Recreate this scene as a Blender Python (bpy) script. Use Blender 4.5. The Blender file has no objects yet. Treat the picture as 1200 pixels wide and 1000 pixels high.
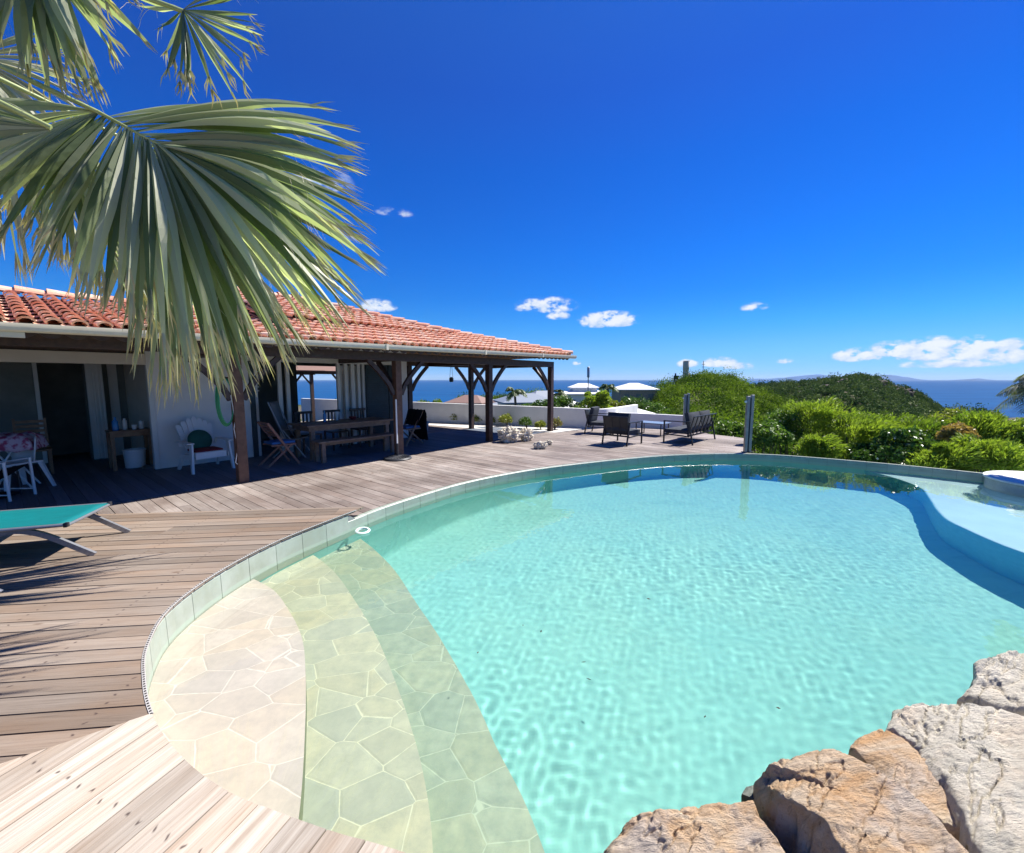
import bpy, bmesh, math, random
import numpy as np
from mathutils import Vector, Matrix, noise
R = math.radians
sc = bpy.context.scene
COL = sc.collection
random.seed(7)
rng = np.random.RandomState(7)

# ------------------------------------------------------------------ camera, sky, sun, exposure
H, F, P = 1.7, 500.0, R(6.28)
cam = bpy.data.objects.new("camera", bpy.data.cameras.new("camera"))
COL.objects.link(cam)
sc.camera = cam
cam.location = (0, 0, H)
cam.rotation_euler = (R(90) - P, 0, 0)
cam.data.lens = 15.0
cam.data.sensor_width = 36.0
cam.data.clip_start = 0.03
cam.data.clip_end = 90000
sc.render.resolution_x, sc.render.resolution_y = 1024, 853
SUN = Vector((0.66, 0.41, 1.0)).normalized()
SUN_E, SKY_E, EXPO = 5.0, 0.0877, 1.0
sun_l = bpy.data.lights.new("sun", "SUN")
sun_l.energy = SUN_E
sun_l.angle = R(0.53)
sun_l.color = (1.0, 0.955, 0.89)
sun_l.cycles.is_caustics_light = True
sun_o = bpy.data.objects.new("sun", sun_l)
COL.objects.link(sun_o)
sun_o.rotation_euler = SUN.to_track_quat('Z', 'Y').to_euler()
sun_o.location = SUN * 50
sc.view_settings.view_transform = 'Standard'
sc.view_settings.look = 'None'
sc.view_settings.exposure = EXPO
sc.view_settings.gamma = 1
sc.cycles.use_denoising = True
sc.cycles.max_bounces = 12
sc.cycles.transparent_max_bounces = 16
sc.cycles.sample_clamp_indirect = 6


def rsplit(x):
    return x


class NT:
    """small node-tree helper"""
    def __init__(s, nt):
        s.nt = nt

    def n(s, typ, ins=None, **props):
        nd = s.nt.nodes.new(typ)
        for k, v in props.items():
            setattr(nd, k, v)
        for k, v in (ins or {}).items():
            s.set(nd.inputs[k], v)
        return nd

    def set(s, sock, v):
        if isinstance(v, bpy.types.NodeSocket):
            s.nt.links.new(v, sock)
        elif isinstance(v, bpy.types.Node):
            s.nt.links.new(v.outputs[0], sock)
        else:
            if hasattr(sock.default_value, '__len__') and len(sock.default_value) == 4 and hasattr(v, '__len__') and len(v) == 3:
                v = (*v, 1)
            sock.default_value = v

    def math(s, op, a, b=0.0, c=0.0, clamp=False):
        nd = s.n('ShaderNodeMath', operation=op, use_clamp=clamp)
        s.set(nd.inputs[0], a); s.set(nd.inputs[1], b)
        if op in ('MULTIPLY_ADD', 'SMOOTH_MIN', 'COMPARE', 'WRAP'):
            s.set(nd.inputs[2], c)
        return nd.outputs[0]

    def mix(s, f, a, b, blend='MIX'):
        nd = s.n('ShaderNodeMix', data_type='RGBA', blend_type=blend)
        s.set(nd.inputs[0], f); s.set(nd.inputs[6], a); s.set(nd.inputs[7], b)
        return nd.outputs[2]

    def ramp(s, f, stops, interp='LINEAR'):
        nd = s.n('ShaderNodeValToRGB')
        cr = nd.color_ramp
        cr.interpolation = interp
        while len(cr.elements) < len(stops):
            cr.elements.new(0.5)
        for e, (p, c) in zip(cr.elements, stops):
            e.position = p
            e.color = (c, c, c, 1) if isinstance(c, (int, float)) else (*c[:3], 1)
        s.set(nd.inputs[0], f)
        return nd.outputs[0]

    def noise(s, vec, scale, detail=4, rough=0.5, dist=0.0):
        nd = s.n('ShaderNodeTexNoise', {'Scale': scale, 'Detail': detail, 'Roughness': rough, 'Distortion': dist})
        s.set(nd.inputs['Vector'], vec)
        return nd.outputs[0]

    def vscale(s, vec, sx, sy, sz, loc=(0, 0, 0)):
        nd = s.n('ShaderNodeMapping', {'Scale': (sx, sy, sz), 'Location': loc})
        s.set(nd.inputs['Vector'], vec)
        return nd.outputs[0]

    def attr(s, name, out='Fac'):
        return s.n('ShaderNodeAttribute', attribute_name=name).outputs[out]

    def obj(s):
        return s.n('ShaderNodeTexCoord').outputs['Object']

    def geo(s):
        return s.n('ShaderNodeNewGeometry').outputs['Position']

    def bump(s, h, strength=0.3, dist=0.01, normal=None):
        nd = s.n('ShaderNodeBump', {'Strength': strength, 'Distance': dist, 'Height': h})
        if normal is not None:
            s.set(nd.inputs['Normal'], normal)
        return nd.outputs[0]


# ------------------------------------------------------------------ world: physically based sky tinted deeper, small cumulus near the horizon
def build_world():
    w = bpy.data.worlds.new("World")
    sc.world = w
    w.use_nodes = True
    t = NT(w.node_tree)
    bg = w.node_tree.nodes['Background']
    sky = t.n('ShaderNodeTexSky', sky_type='NISHITA', sun_disc=False)
    sky.sun_elevation = math.asin(SUN.z)
    sky.sun_rotation = math.atan2(SUN.x, SUN.y)
    sky.altitude = 50
    sky.air_density = 1.0
    sky.dust_density = 0.0
    sky.ozone_density = 3.0
    dirv = t.n('ShaderNodeTexCoord').outputs['Generated']
    sep = t.n('ShaderNodeSeparateXYZ', {0: dirv})
    el = t.math('ARCSINE', sep.outputs[2])
    hs = t.n('ShaderNodeHueSaturation', {'Hue': 0.5, 'Saturation': 1.32, 'Value': 1.0, 'Color': sky.outputs[0]})
    # the deepening of a clear sky towards the zenith
    tint = t.ramp(el, [(0.008, (.165, .392, 1.13)), (.039, (.160, .380, .857)), (.078, (.155, .398, .766)), (.116, (.112, .41, .763)), (.182, (.066, .378, .771)), (.271, (.055, .385, .815)), (.431, (.09, .380, .814)), (.553, (.22, .375, .795)), (.655, (.35, .44, .82))])
    skyc = t.mix(1.0, hs.outputs[0], tint, 'MULTIPLY')
    az = t.math('ARCTAN2', sep.outputs[0], sep.outputs[1])
    CL = [  # px, py of the cloud middle, half width and half height in px, strength
        (713, 377, 34, 9, 1.0), (640, 360, 34, 9, .62), (654, 371, 13, 5, .55), (884, 361, 16, 5, .5), (1002, 418, 26, 8, .9),
        (1045, 414, 30, 11, 1.0), (1092, 413, 34, 14, 1.1), (1140, 412, 26, 14, 1.1), (1185, 416, 34, 14, .95), (1250, 418, 50, 12, .9), (1110, 428, 70, 5, .5),
        (676, 426, 5, 3, .6), (806, 427, 12, 6, .7), (843, 426, 19, 6, .85), (868, 430, 26, 4, .6), (920, 424, 10, 3, .5), (443, 360, 20, 7, .8), (380, 215, 34, 12, .35), (462, 250, 20, 5, .3),
        (1375, 405, 70, 16, 1), (-60, 400, 90, 20, 1), (-300, 380, 70, 25, .8)]
    vec = t.n('ShaderNodeCombineXYZ', {0: az, 1: t.math('MULTIPLY', el, 1.7), 2: 0.0}).outputs[0]
    n1 = t.noise(vec, 30, 9, 0.58)
    n2 = t.noise(t.vscale(vec, 1, 1, 1, (-.006, 0.014, 0)), 30, 9, 0.58)
    dens = None
    shade = None
    for (px, py, wx, wy, st) in CL:
        x = (px - 600) / F; y = -(py - 500) / F
        d = Vector((x, math.cos(P) + y * math.sin(P), -math.sin(P) + y * math.cos(P))).normalized()
        a0 = math.atan2(d.x, d.y); e0 = math.asin(d.z)
        k = 1 / (1 + x * x)
        wa = wx / F * k; we = wy / F * math.sqrt(k) * 1.2
        da = t.math('DIVIDE', t.math('SUBTRACT', az, a0), wa * 1.25)
        de = t.math('DIVIDE', t.math('SUBTRACT', el, e0), we * 1.25)
        # flatter base
        de2 = t.math('MAXIMUM', t.math('MULTIPLY', de, -1.7), de)
        q = t.math('SUBTRACT', 1.0, t.math('ADD', t.math('MULTIPLY', da, da), t.math('MULTIPLY', de2, de2)))
        q = t.math('MULTIPLY', t.math('MAXIMUM', q, 0.0), st)
        dens = q if dens is None else t.math('MAXIMUM', dens, q)
        s2 = t.math('MULTIPLY', t.math('MAXIMUM', q, 0.0), t.math('MULTIPLY_ADD', de, 0.5, 0.5, clamp=True))
        shade = s2 if shade is None else t.math('MAXIMUM', shade, s2)
    cov = t.math('MULTIPLY', dens, t.math('MULTIPLY_ADD', n1, 6.0, -2.15))
    cov = t.ramp(cov, [(0.05, 0.0), (0.55, 1.0)], 'EASE')
    lit = t.math('ADD', t.math('MULTIPLY', t.math('SUBTRACT', n1, n2), 3.0), t.math('MULTIPLY_ADD', shade, 0.9, 0.35), clamp=True)
    cc = t.mix(lit, (2.5, 3.6, 5.3), (5.3, 5.5, 5.8))
    fin = t.mix(t.math('MULTIPLY', cov, 0.93), skyc, cc)
    t.set(bg.inputs[0], fin)
    bg.inputs[1].default_value = SKY_E
build_world()


# ------------------------------------------------------------------ picture helpers: where the surveyed points of the place lie in the world
def ray(px, py):
    x = (px - 600) / F; y = -(py - 500) / F
    return Vector((x, math.cos(P) + y * math.sin(P), -math.sin(P) + y * math.cos(P)))

def at(px, py, z=0.0):
    d = ray(px, py)
    k = (z - H) / d.z
    return Vector((d.x * k, d.y * k, z))

def atY(px, py, Y):
    d = ray(px, py)
    k = Y / d.y
    return Vector((d.x * k, Y, H + d.z * k))

A0 = Vector((-4.49, 6.98, 0))
UV = Vector((0.635, 0.772, 0)).normalized()
NV = Vector((-UV.y, UV.x, 0))
PHI = math.atan2(UV.y, UV.x)

def hp(t, n, z=0.0):
    return A0 + UV * t + NV * n + Vector((0, 0, z))


# ------------------------------------------------------------------ mesh builder
class MB:
    def __init__(s):
        s.v = []; s.f = []; s.m = []; s.at = []; s.cm = 0; s.ca = 0.5

    def add(s, vs, fs):
        o = len(s.v)
        s.v += [tuple(v) for v in vs]
        for f in fs:
            s.f.append([i + o for i in f]); s.m.append(s.cm); s.at.append(s.ca)
        return s

    def box(s, c, size, rot=None):
        c = Vector(c); hx, hy, hz = [q / 2 for q in size]
        M = rot if rot is not None else Matrix.Identity(3)
        vs = [c + M @ Vector((x * hx, y * hy, z * hz)) for z in (-1, 1) for x, y in ((-1, -1), (1, -1), (1, 1), (-1, 1))]
        return s.add(vs, [(3, 2, 1, 0), (4, 5, 6, 7), (0, 1, 5, 4), (1, 2, 6, 5), (2, 3, 7, 6), (3, 0, 4, 7)])

    def bx(s, x0, x1, y0, y1, z0, z1):
        return s.box(((x0 + x1) / 2, (y0 + y1) / 2, (z0 + z1) / 2), (abs(x1 - x0), abs(y1 - y0), abs(z1 - z0)))

    def beam(s, a, b, w, h, up=(0, 0, 1)):
        a = Vector(a); b = Vector(b); d = b - a; L = d.length; d.normalize()
        u = Vector(up)
        if abs(d.dot(u)) > 0.98:
            u = Vector((1, 0, 0))
        sd = d.cross(u).normalized(); up2 = sd.cross(d)
        M = Matrix((d, sd, up2)).transposed()
        return s.box((a + b) / 2, (L, w, h), M)

    def tube(s, path, r, n=10, caps=True):
        path = [Vector(p) for p in path]
        rs = r if hasattr(r, '__len__') else [r] * len(path)
        vs = []; prev = None
        for i, p in enumerate(path):
            d = (path[min(i + 1, len(path) - 1)] - path[max(i - 1, 0)]).normalized()
            if prev is None:
                q = Vector((0, 0, 1)) if abs(d.z) < 0.9 else Vector((1, 0, 0))
                x = d.cross(q).normalized()
            else:
                x = (prev - d * prev.dot(d)).normalized()
            prev = x; y = d.cross(x)
            vs += [p + (x * math.cos(2 * math.pi * k / n) + y * math.sin(2 * math.pi * k / n)) * rs[i] for k in range(n)]
        fs = []
        for i in range(len(path) - 1):
            for k in range(n):
                fs.append((i * n + k, i * n + (k + 1) % n, (i + 1) * n + (k + 1) % n, (i + 1) * n + k))
        if caps:
            fs.append(tuple(range(n))[::-1]); fs.append(tuple((len(path) - 1) * n + k for k in range(n)))
        return s.add(vs, fs)

    def lathe(s, c, prof, n=32):
        c = Vector(c); vs = []
        for (r, z) in prof:
            vs += [c + Vector((r * math.cos(2 * math.pi * k / n), r * math.sin(2 * math.pi * k / n), z)) for k in range(n)]
        fs = []
        for i in range(len(prof) - 1):
            for k in range(n):
                fs.append((i * n + k, i * n + (k + 1) % n, (i + 1) * n + (k + 1) % n, (i + 1) * n + k))
        fs.append(tuple(range(n))[::-1]); fs.append(tuple((len(prof) - 1) * n + k for k in range(n)))
        return s.add(vs, fs)

    def prism(s, poly, z0, z1):
        n = len(poly)
        vs = [(p[0], p[1], z0) for p in poly] + [(p[0], p[1], z1) for p in poly]
        fs = [tuple(range(n))[::-1], tuple(range(n, 2 * n))]
        fs += [(i, (i + 1) % n, n + (i + 1) % n, n + i) for i in range(n)]
        return s.add(vs, fs)

    def slab(s, c, size, rot=None, r=0.03, seg=3, puff=0.0):
        """cushion: rounded box with a soft top"""
        hx, hy, hz = [q / 2 for q in size]
        N = 10
        c = Vector(c); M = rot if rot is not None else Matrix.Identity(3)
        vs = []; fs = []
        def pt(u, v, top):
            e = 1 - max(abs(u), abs(v)) ** 6
            z = hz * (0.72 + 0.28 * e) + puff * (1 - u * u) * (1 - v * v)
            k = 1 - (0.02 if max(abs(u), abs(v)) > 0.99 else 0)
            return c + M @ Vector((u * hx * k, v * hy * k, z if top else -hz * (0.8 + 0.2 * e)))
        for top in (1, 0):
            for i in range(N + 1):
                for j in range(N + 1):
                    vs.append(pt(-1 + 2 * i / N, -1 + 2 * j / N, top))
        g = lambda top, i, j: (0 if top else (N + 1) ** 2) + i * (N + 1) + j
        for i in range(N):
            for j in range(N):
                fs.append((g(1, i, j), g(1, i + 1, j), g(1, i + 1, j + 1), g(1, i, j + 1)))
                fs.append((g(0, i, j), g(0, i, j + 1), g(0, i + 1, j + 1), g(0, i + 1, j)))
        for i in range(N):
            fs.append((g(0, i, 0), g(0, i + 1, 0), g(1, i + 1, 0), g(1, i, 0)))
            fs.append((g(0, i + 1, N), g(0, i, N), g(1, i, N), g(1, i + 1, N)))
            fs.append((g(0, 0, i + 1), g(0, 0, i), g(1, 0, i), g(1, 0, i + 1)))
            fs.append((g(0, N, i), g(0, N, i + 1), g(1, N, i + 1), g(1, N, i)))
        return s.add(vs, fs)

    def build(s, name, m, parent=None, smooth=None, bevel=0, loc=None, rnd=False):
        me = bpy.data.meshes.new(name)
        me.from_pydata(s.v, [], s.f)
        ms = m if isinstance(m, (list, tuple)) else [m]
        for q in ms:
            me.materials.append(q)
        if len(ms) > 1:
            me.polygons.foreach_set('material_index', s.m)
        if rnd:
            a = me.attributes.new('rnd', 'FLOAT', 'FACE')
            a.data.foreach_set('value', s.at)
        me.validate(clean_customdata=False)
        if smooth is not None:
            me.polygons.foreach_set('use_smooth', [True] * len(me.polygons))
            me.set_sharp_from_angle(angle=R(smooth))
        me.update()
        o = bpy.data.objects.new(name, me)
        COL.objects.link(o)
        if parent is not None:
            o.parent = parent
        if loc is not None:
            o.location = loc
        if bevel:
            md = o.modifiers.new('bevel', 'BEVEL'); md.width = bevel; md.segments = 2; md.limit_method = 'ANGLE'; md.harden_normals = False
        return o


def thing(name, label, cat, loc=(0, 0, 0), rotz=0.0, group=None):
    o = bpy.data.objects.new(name, None)
    COL.objects.link(o)
    o.location = loc; o.rotation_euler = (0, 0, rotz)
    o.empty_display_size = 0.1
    o['label'] = label; o['category'] = cat
    if group: o['group'] = group
    return o

def tag(o, label, cat, group=None, kind=None):
    o['label'] = label; o['category'] = cat
    if group: o['group'] = group
    if kind: o['kind'] = kind
    return o

def struct(o, label, cat, kind='structure'):
    o['kind'] = kind; o['label'] = label; o['category'] = cat
    return o

def dup(root, loc, rotz, label, group=None):
    r = root.copy(); COL.objects.link(r)
    r.location = loc; r.rotation_euler = (0, 0, rotz); r['label'] = label
    if group: r['group'] = group
    for ch in list(root.children):
        c = ch.copy(); COL.objects.link(c); c.parent = r
        for g in ch.children:
            d = g.copy(); COL.objects.link(d); d.parent = c
    return r


# ------------------------------------------------------------------ materials
def M_(name, color, rough=0.6, spec=0.5, metal=0.0, var=0.0, vscale=8.0, bump=0.0, bscale=40.0, bdist=0.004, color2=None, trans=0.0, sheen=0.0):
    m = bpy.data.materials.new(name); m.use_nodes = True
    t = NT(m.node_tree); b = m.node_tree.nodes['Principled BSDF']
    b.inputs['Roughness'].default_value = rough
    b.inputs['Specular IOR Level'].default_value = spec
    b.inputs['Metallic'].default_value = metal
    if var or color2 or bump:
        o = t.obj()
    if var or color2:
        n = t.noise(o, vscale, 5, 0.6)
        c2 = color2 or tuple(max(0, c * (1 - var)) for c in color)
        f = t.ramp(n, [(0.32, 0.0), (0.68, 1.0)])
        t.set(b.inputs['Base Color'], t.mix(f, color, c2))
        t.set(b.inputs['Roughness'], t.math('MULTIPLY_ADD', n, 0.25, rough - 0.12, clamp=True))
    else:
        b.inputs['Base Color'].default_value = (*color, 1)
    if bump:
        t.set(b.inputs['Normal'], t.bump(t.noise(o, bscale, 6, 0.65), bump, bdist))
    return m

def mat_wood_deck(name, c_a, c_b, c_c, wid, dots=False, dotsp=0.55, grey=0.3, offs=0.0, joint=None):
    m = bpy.data.materials.new(name); m.use_nodes = True
    t = NT(m.node_tree); b = m.node_tree.nodes['Principled BSDF']
    o = t.obj(); r = t.attr('rnd')
    sep = t.n('ShaderNodeSeparateXYZ', {0: o})
    sh = t.math('MULTIPLY', r, 37.0)
    v = t.n('ShaderNodeCombineXYZ', {0: t.math('ADD', sep.outputs[0], sh), 1: sep.outputs[1], 2: sh}).outputs[0]
    g1 = t.noise(t.vscale(v, 1.3, 34, 34), 1.0, 6, 0.65, 0.6)
    g2 = t.noise(t.vscale(v, 4.0, 110, 110), 1.0, 4, 0.7)
    big = t.noise(t.vscale(v, 0.9, 3.0, 3.0), 1.0, 4, 0.6)
    base = t.mix(t.ramp(g1, [(0.3, 0.0), (0.7, 1.0)]), c_a, c_b)
    base = t.mix(t.ramp(big, [(0.42, 0.0), (0.72, 0.8)]), base, c_c)
    # weather staining that runs over many boards
    g = t.geo()
    st = t.noise(g, 0.55, 5, 0.6)
    base = t.mix(t.ramp(st, [(0.35, 0.0), (0.65, grey)]), base, tuple(c * 0.55 for c in c_c))
    k = t.math('MULTIPLY_ADD', r, 0.42, 0.78)
    kk = t.n('ShaderNodeCombineXYZ', {0: k, 1: k, 2: k}).outputs[0]
    base = t.mix(1.0, base, kk, 'MULTIPLY')
    fine = t.ramp(g2, [(0.28, 0.62), (0.5, 1.0)])
    base = t.mix(0.75, base, fine, 'MULTIPLY')
    # knots
    vo = t.n('ShaderNodeTexVoronoi', {'Scale': 1.0, 'Randomness': 1.0}); t.set(vo.inputs['Vector'], t.vscale(v, 2.2, 7.0, 7.0))
    kn = t.ramp(vo.outputs['Distance'], [(0.045, 1.0), (0.10, 0.0)])
    base = t.mix(t.math('MULTIPLY', kn, 0.75), base, (0.10, 0.055, 0.03))
    h = t.math('MULTIPLY_ADD', g2, 0.5, g1)
    if dots or joint:
        # screw heads, two per board at each joist
        fx = t.math('WRAP', t.math('ADD', sep.outputs[0], 0.0), dotsp / 2, -dotsp / 2)
        fy = t.math('WRAP', t.math('ADD', sep.outputs[1], offs), wid / 2, -wid / 2)
        ay = t.math('SUBTRACT', t.math('ABSOLUTE', fy), wid * 0.27)
        jx = t.math('ADD', fx, t.math('MULTIPLY_ADD', t.noise(t.vscale(v, .01, 8, 8), 5, 1), 0.06, -0.03))
        dd = t.math('SQRT', t.math('ADD', t.math('MULTIPLY', jx, jx), t.math('MULTIPLY', ay, ay)))
        sc_ = t.ramp(dd, [(0.0055, 1.0), (0.009, 0.0)])
        base = t.mix(t.math('MULTIPLY', sc_, 0.85), base, (0.06, 0.04, 0.035))
    t.set(b.inputs['Base Color'], base)
    t.set(b.inputs['Roughness'], t.math('MULTIPLY_ADD', g1, 0.25, 0.55))
    b.inputs['Specular IOR Level'].default_value = 0.3
    t.set(b.inputs['Normal'], t.bump(h, 0.55, 0.004))
    return m

def mat_flagstone(name, tint, dark):
    m = bpy.data.materials.new(name); m.use_nodes = True
    t = NT(m.node_tree); b = m.node_tree.nodes['Principled BSDF']
    g = t.geo()
    wob = t.n('ShaderNodeTexNoise', {'Scale': 2.2, 'Detail': 3.0}); t.set(wob.inputs['Vector'], g)
    v = t.n('ShaderNodeVectorMath', operation='MULTIPLY_ADD')
    t.set(v.inputs[0], wob.outputs['Color']); v.inputs[1].default_value = (0.035, 0.035, 0.0); t.set(v.inputs[2], t.vscale(g, 1.0, 1.0, 0.0))
    vv = t.vscale(v.outputs[0], 3.3, 4.5, 0.0)
    e = t.n('ShaderNodeTexVoronoi', {'Scale': 1.0, 'Randomness': 0.95}, feature='DISTANCE_TO_EDGE'); t.set(e.inputs['Vector'], vv)
    c = t.n('ShaderNodeTexVoronoi', {'Scale': 1.0, 'Randomness': 0.95}, feature='F1'); t.set(c.inputs['Vector'], vv)
    cs = t.n('ShaderNodeSeparateColor', {0: c.outputs['Color']})
    stone = t.mix(cs.outputs[0], tint, dark)
    stone = t.mix(t.math('MULTIPLY', cs.outputs[1], 0.55), stone, tuple(q * k for q, k in zip(tint, (1.02, .93, .80))))
    n = t.noise(g, 9, 7, 0.7)
    stone = t.mix(t.ramp(n, [(0.38, 0.0), (0.68, 0.6)]), stone, tuple(q * 0.80 for q in dark))
    en = t.math('ADD', e.outputs['Distance'], t.math('MULTIPLY_ADD', t.noise(g, 26, 3), 0.022, -0.011))
    grout = t.ramp(en, [(0.0045, 1.0), (0.0105, 0.0)])
    col = t.mix(grout, stone, tuple(min(0.9, q * 1.15) for q in tint))
    t.set(b.inputs['Base Color'], col)
    b.inputs['Roughness'].default_value = 0.7
    hh = t.math('ADD', t.math('MULTIPLY', t.ramp(en, [(0.018, 0.0), (0.05, 1.0)]), 1.0), t.math('MULTIPLY', t.noise(g, 30, 6, .7), 0.5))
    t.set(b.inputs['Normal'], t.bump(hh, 0.22, 0.006))
    return m

def mat_leaf(name, c1, c2, tip=None, transl=0.35, rough=0.5, spec=0.4):
    m = bpy.data.materials.new(name); m.use_nodes = True
    t = NT(m.node_tree); b = m.node_tree.nodes['Principled BSDF']; out = m.node_tree.nodes['Material Output']
    r = t.attr('rnd')
    col = t.mix(r, c1, c2)
    if tip:
        col = t.mix(t.attr('tip'), col, tip)
    t.set(b.inputs['Base Color'], col)
    b.inputs['Roughness'].default_value = rough
    b.inputs['Specular IOR Level'].default_value = spec
    if transl:
        tr = t.n('ShaderNodeBsdfTranslucent'); t.set(tr.inputs[0], t.mix(1.0, col, (1.0, 1.15, 0.55), 'MULTIPLY'))
        mx = t.n('ShaderNodeMixShader', {0: transl}); t.set(mx.inputs[1], b.outputs[0]); t.set(mx.inputs[2], tr.outputs[0])
        t.set(out.inputs[0], mx.outputs[0])
    return m

WHITE_WALL = M_('white_render', (0.80, 0.79, 0.77), 0.85, 0.2, var=0.10, vscale=2.5, bump=0.25, bscale=60)
BEIGE = M_('beige_paint', (0.66, 0.60, 0.50), 0.7, var=0.1, vscale=3)
PALE_PAINT = M_('pale_grey_paint', (0.68, 0.68, 0.65), 0.55, var=0.08, vscale=4)
DARKWOOD = M_('dark_brown_stained_wood', (0.075, 0.040, 0.028), 0.5, 0.5, color2=(0.035, 0.020, 0.018), vscale=14, bump=0.3, bscale=30)
POSTWOOD = M_('weathered_brown_post', (0.16, 0.085, 0.055), 0.6, 0.4, color2=(0.085, 0.045, 0.032), vscale=10, bump=0.4, bscale=24)
REDCEIL = M_('red_brown_boards', (0.17, 0.06, 0.045), 0.6, var=0.4, vscale=5)
BLUESHUT = M_('dark_blue_green_shutter', (0.016, 0.035, 0.045), 0.45, var=0.3)
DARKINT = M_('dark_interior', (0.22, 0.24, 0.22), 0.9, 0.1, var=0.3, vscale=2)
GUTTER = M_('cream_pvc_gutter', (0.74, 0.67, 0.52), 0.5, var=0.12, vscale=6)
TEAK = M_('honey_teak', (0.26, 0.14, 0.07), 0.5, color2=(0.17, 0.085, 0.045), vscale=12, bump=0.2)
GREYTEAK = M_('weathered_teak', (0.24, 0.16, 0.11), 0.6, color2=(0.14, 0.09, 0.065), vscale=12, bump=0.3)
PLASTIC = M_('white_plastic', (0.74, 0.75, 0.76), 0.35, 0.5, var=0.05)
ALU = M_('grey_aluminium', (0.42, 0.43, 0.45), 0.38, metal=0.75, var=0.15)
STEEL = M_('brushed_steel', (0.36, 0.35, 0.34), 0.42, metal=0.8, var=0.3, vscale=5)
CHAR = M_('charcoal_metal', (0.035, 0.038, 0.045), 0.4, metal=0.3, var=0.2)
CHARCUSH = M_('charcoal_cushion', (0.055, 0.062, 0.075), 0.9, 0.2, var=0.25, vscale=20, bump=0.3, bscale=200, bdist=0.002)
TEAL = M_('teal_sling', (0.0, 0.15, 0.16), 0.55, 0.35, var=0.18, vscale=5, bump=0.35, bscale=300, bdist=0.001)
BLACKF = M_('black_cloth', (0.012, 0.012, 0.016), 0.9, 0.2, var=0.3)
GREENCUSH = M_('green_cushion', (0.015, 0.10, 0.075), 0.85, var=0.2)
REDCUSH = M_('dark_red_cushion', (0.18, 0.012, 0.02), 0.85, var=0.2)
BLUECUSH = M_('blue_cushion', (0.02, 0.12, 0.35), 0.8, var=0.2)
GREYSLING = M_('grey_sling', (0.16, 0.17, 0.18), 0.7, var=0.15)
HOSE = M_('green_hose', (0.04, 0.30, 0.14), 0.35)
DKRUBBER = M_('dark_resin', (0.045, 0.048, 0.055), 0.5, var=0.3, bump=0.3, bscale=60)
PLANTER = M_('grey_planter', (0.38, 0.38, 0.40), 0.8, var=0.12)
CORAL = M_('pale_coral_rock', (0.80, 0.74, 0.62), 0.9, 0.15, color2=(0.50, 0.44, 0.34), vscale=6, bump=1.0, bscale=14, bdist=0.03)
GRAVEL = M_('white_gravel', (0.74, 0.72, 0.67), 0.9, 0.15, color2=(0.55, 0.53, 0.48), vscale=30, bump=1.0, bscale=30, bdist=0.03)
BARK = M_('palm_bark', (0.20, 0.16, 0.12), 0.85, 0.2, color2=(0.11, 0.085, 0.065), vscale=12, bump=0.7, bscale=20, bdist=0.02)
WROOF = M_('white_roof', (0.75, 0.74, 0.72), 0.7, var=0.08)
GROOF = M_('bluegrey_roof', (0.22, 0.25, 0.29), 0.6, var=0.15)
BROOF = M_('brown_roof', (0.22, 0.13, 0.10), 0.7, var=0.2)
STONEW = M_('stone_wall', (0.33, 0.28, 0.22), 0.85, var=0.3, vscale=4)
GLASSB = M_('blue_bottle', (0.05, 0.22, 0.5), 0.2)
LABELW = M_('white_label', (0.7, 0.7, 0.7), 0.4)

# ------------------------------------------------------------------ pool outline
def spline(pts, closed=False, sub=6):
    n = len(pts); out = []
    rngi = range(n) if closed else range(n - 1)
    for i in rngi:
        g = lambda k: Vector(pts[k % n]) if closed else Vector(pts[min(max(k, 0), n - 1)])
        p0, p1, p2, p3 = g(i - 1), g(i), g(i + 1), g(i + 2)
        for k in range(sub):
            u = k / sub
            out.append(0.5 * ((2 * p1) + (-p0 + p2) * u + (2 * p0 - 5 * p1 + 4 * p2 - p3) * u * u + (-p0 + 3 * p1 - 3 * p2 + p3) * u ** 3))
    if not closed:
        out.append(Vector(pts[-1]))
    return out

POOL_CTRL = [(-.40, 1.28), (-.61, 1.33), (-.85, 1.40), (-1.14, 1.50), (-1.44, 1.66), (-1.74, 1.88), (-2.0, 2.14), (-2.22, 2.42), (-2.42, 2.84), (-2.47, 3.40), (-2.38, 4.0),
             (-2.18, 4.56), (-1.93, 5.12), (-1.67, 5.66), (-1.21, 6.38), (-.78, 6.95), (-.17, 7.55), (.68, 8.18), (2.21, 9.00), (3.5, 9.52), (4.77, 9.74), (5.9, 9.62), (6.93, 9.05),
             (8.0, 8.25), (8.85, 7.36), (9.5, 6.4), (9.8, 5.2), (9.3, 4.0), (7.8, 3.0), (5.8, 2.5), (4.4, 2.35), (3.4, 2.1), (2.6, 1.75), (1.8, 1.40), (1.0, 1.15), (.3, 1.08)]
POOL = spline(POOL_CTRL, True, 5)
WZ = -0.14

def offset_path(pts, d, closed=True):
    out = []; n = len(pts)
    for i, p in enumerate(pts):
        a = pts[(i - 1) % n] if closed or i > 0 else p
        b = pts[(i + 1) % n] if closed or i < n - 1 else p
        tdir = (b - a).normalized()
        out.append(p + Vector((-tdir.y, tdir.x)) * d)
    return out
# POOL runs clockwise seen from above (left side, far side, right side): the left normal points outward

# ------------------------------------------------------------------ decks of separate boards
def clip_half(poly, axis, val, keep_greater):
    out = []
    n = len(poly)
    for i in range(n):
        a, b = poly[i], poly[(i + 1) % n]
        ia = (a[axis] >= val) == keep_greater
        ib = (b[axis] >= val) == keep_greater
        if ia:
            out.append(a)
        if ia != ib:
            k = (val - a[axis]) / (b[axis] - a[axis])
            out.append((a[0] + (b[0] - a[0]) * k, a[1] + (b[1] - a[1]) * k))
    return out

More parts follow.
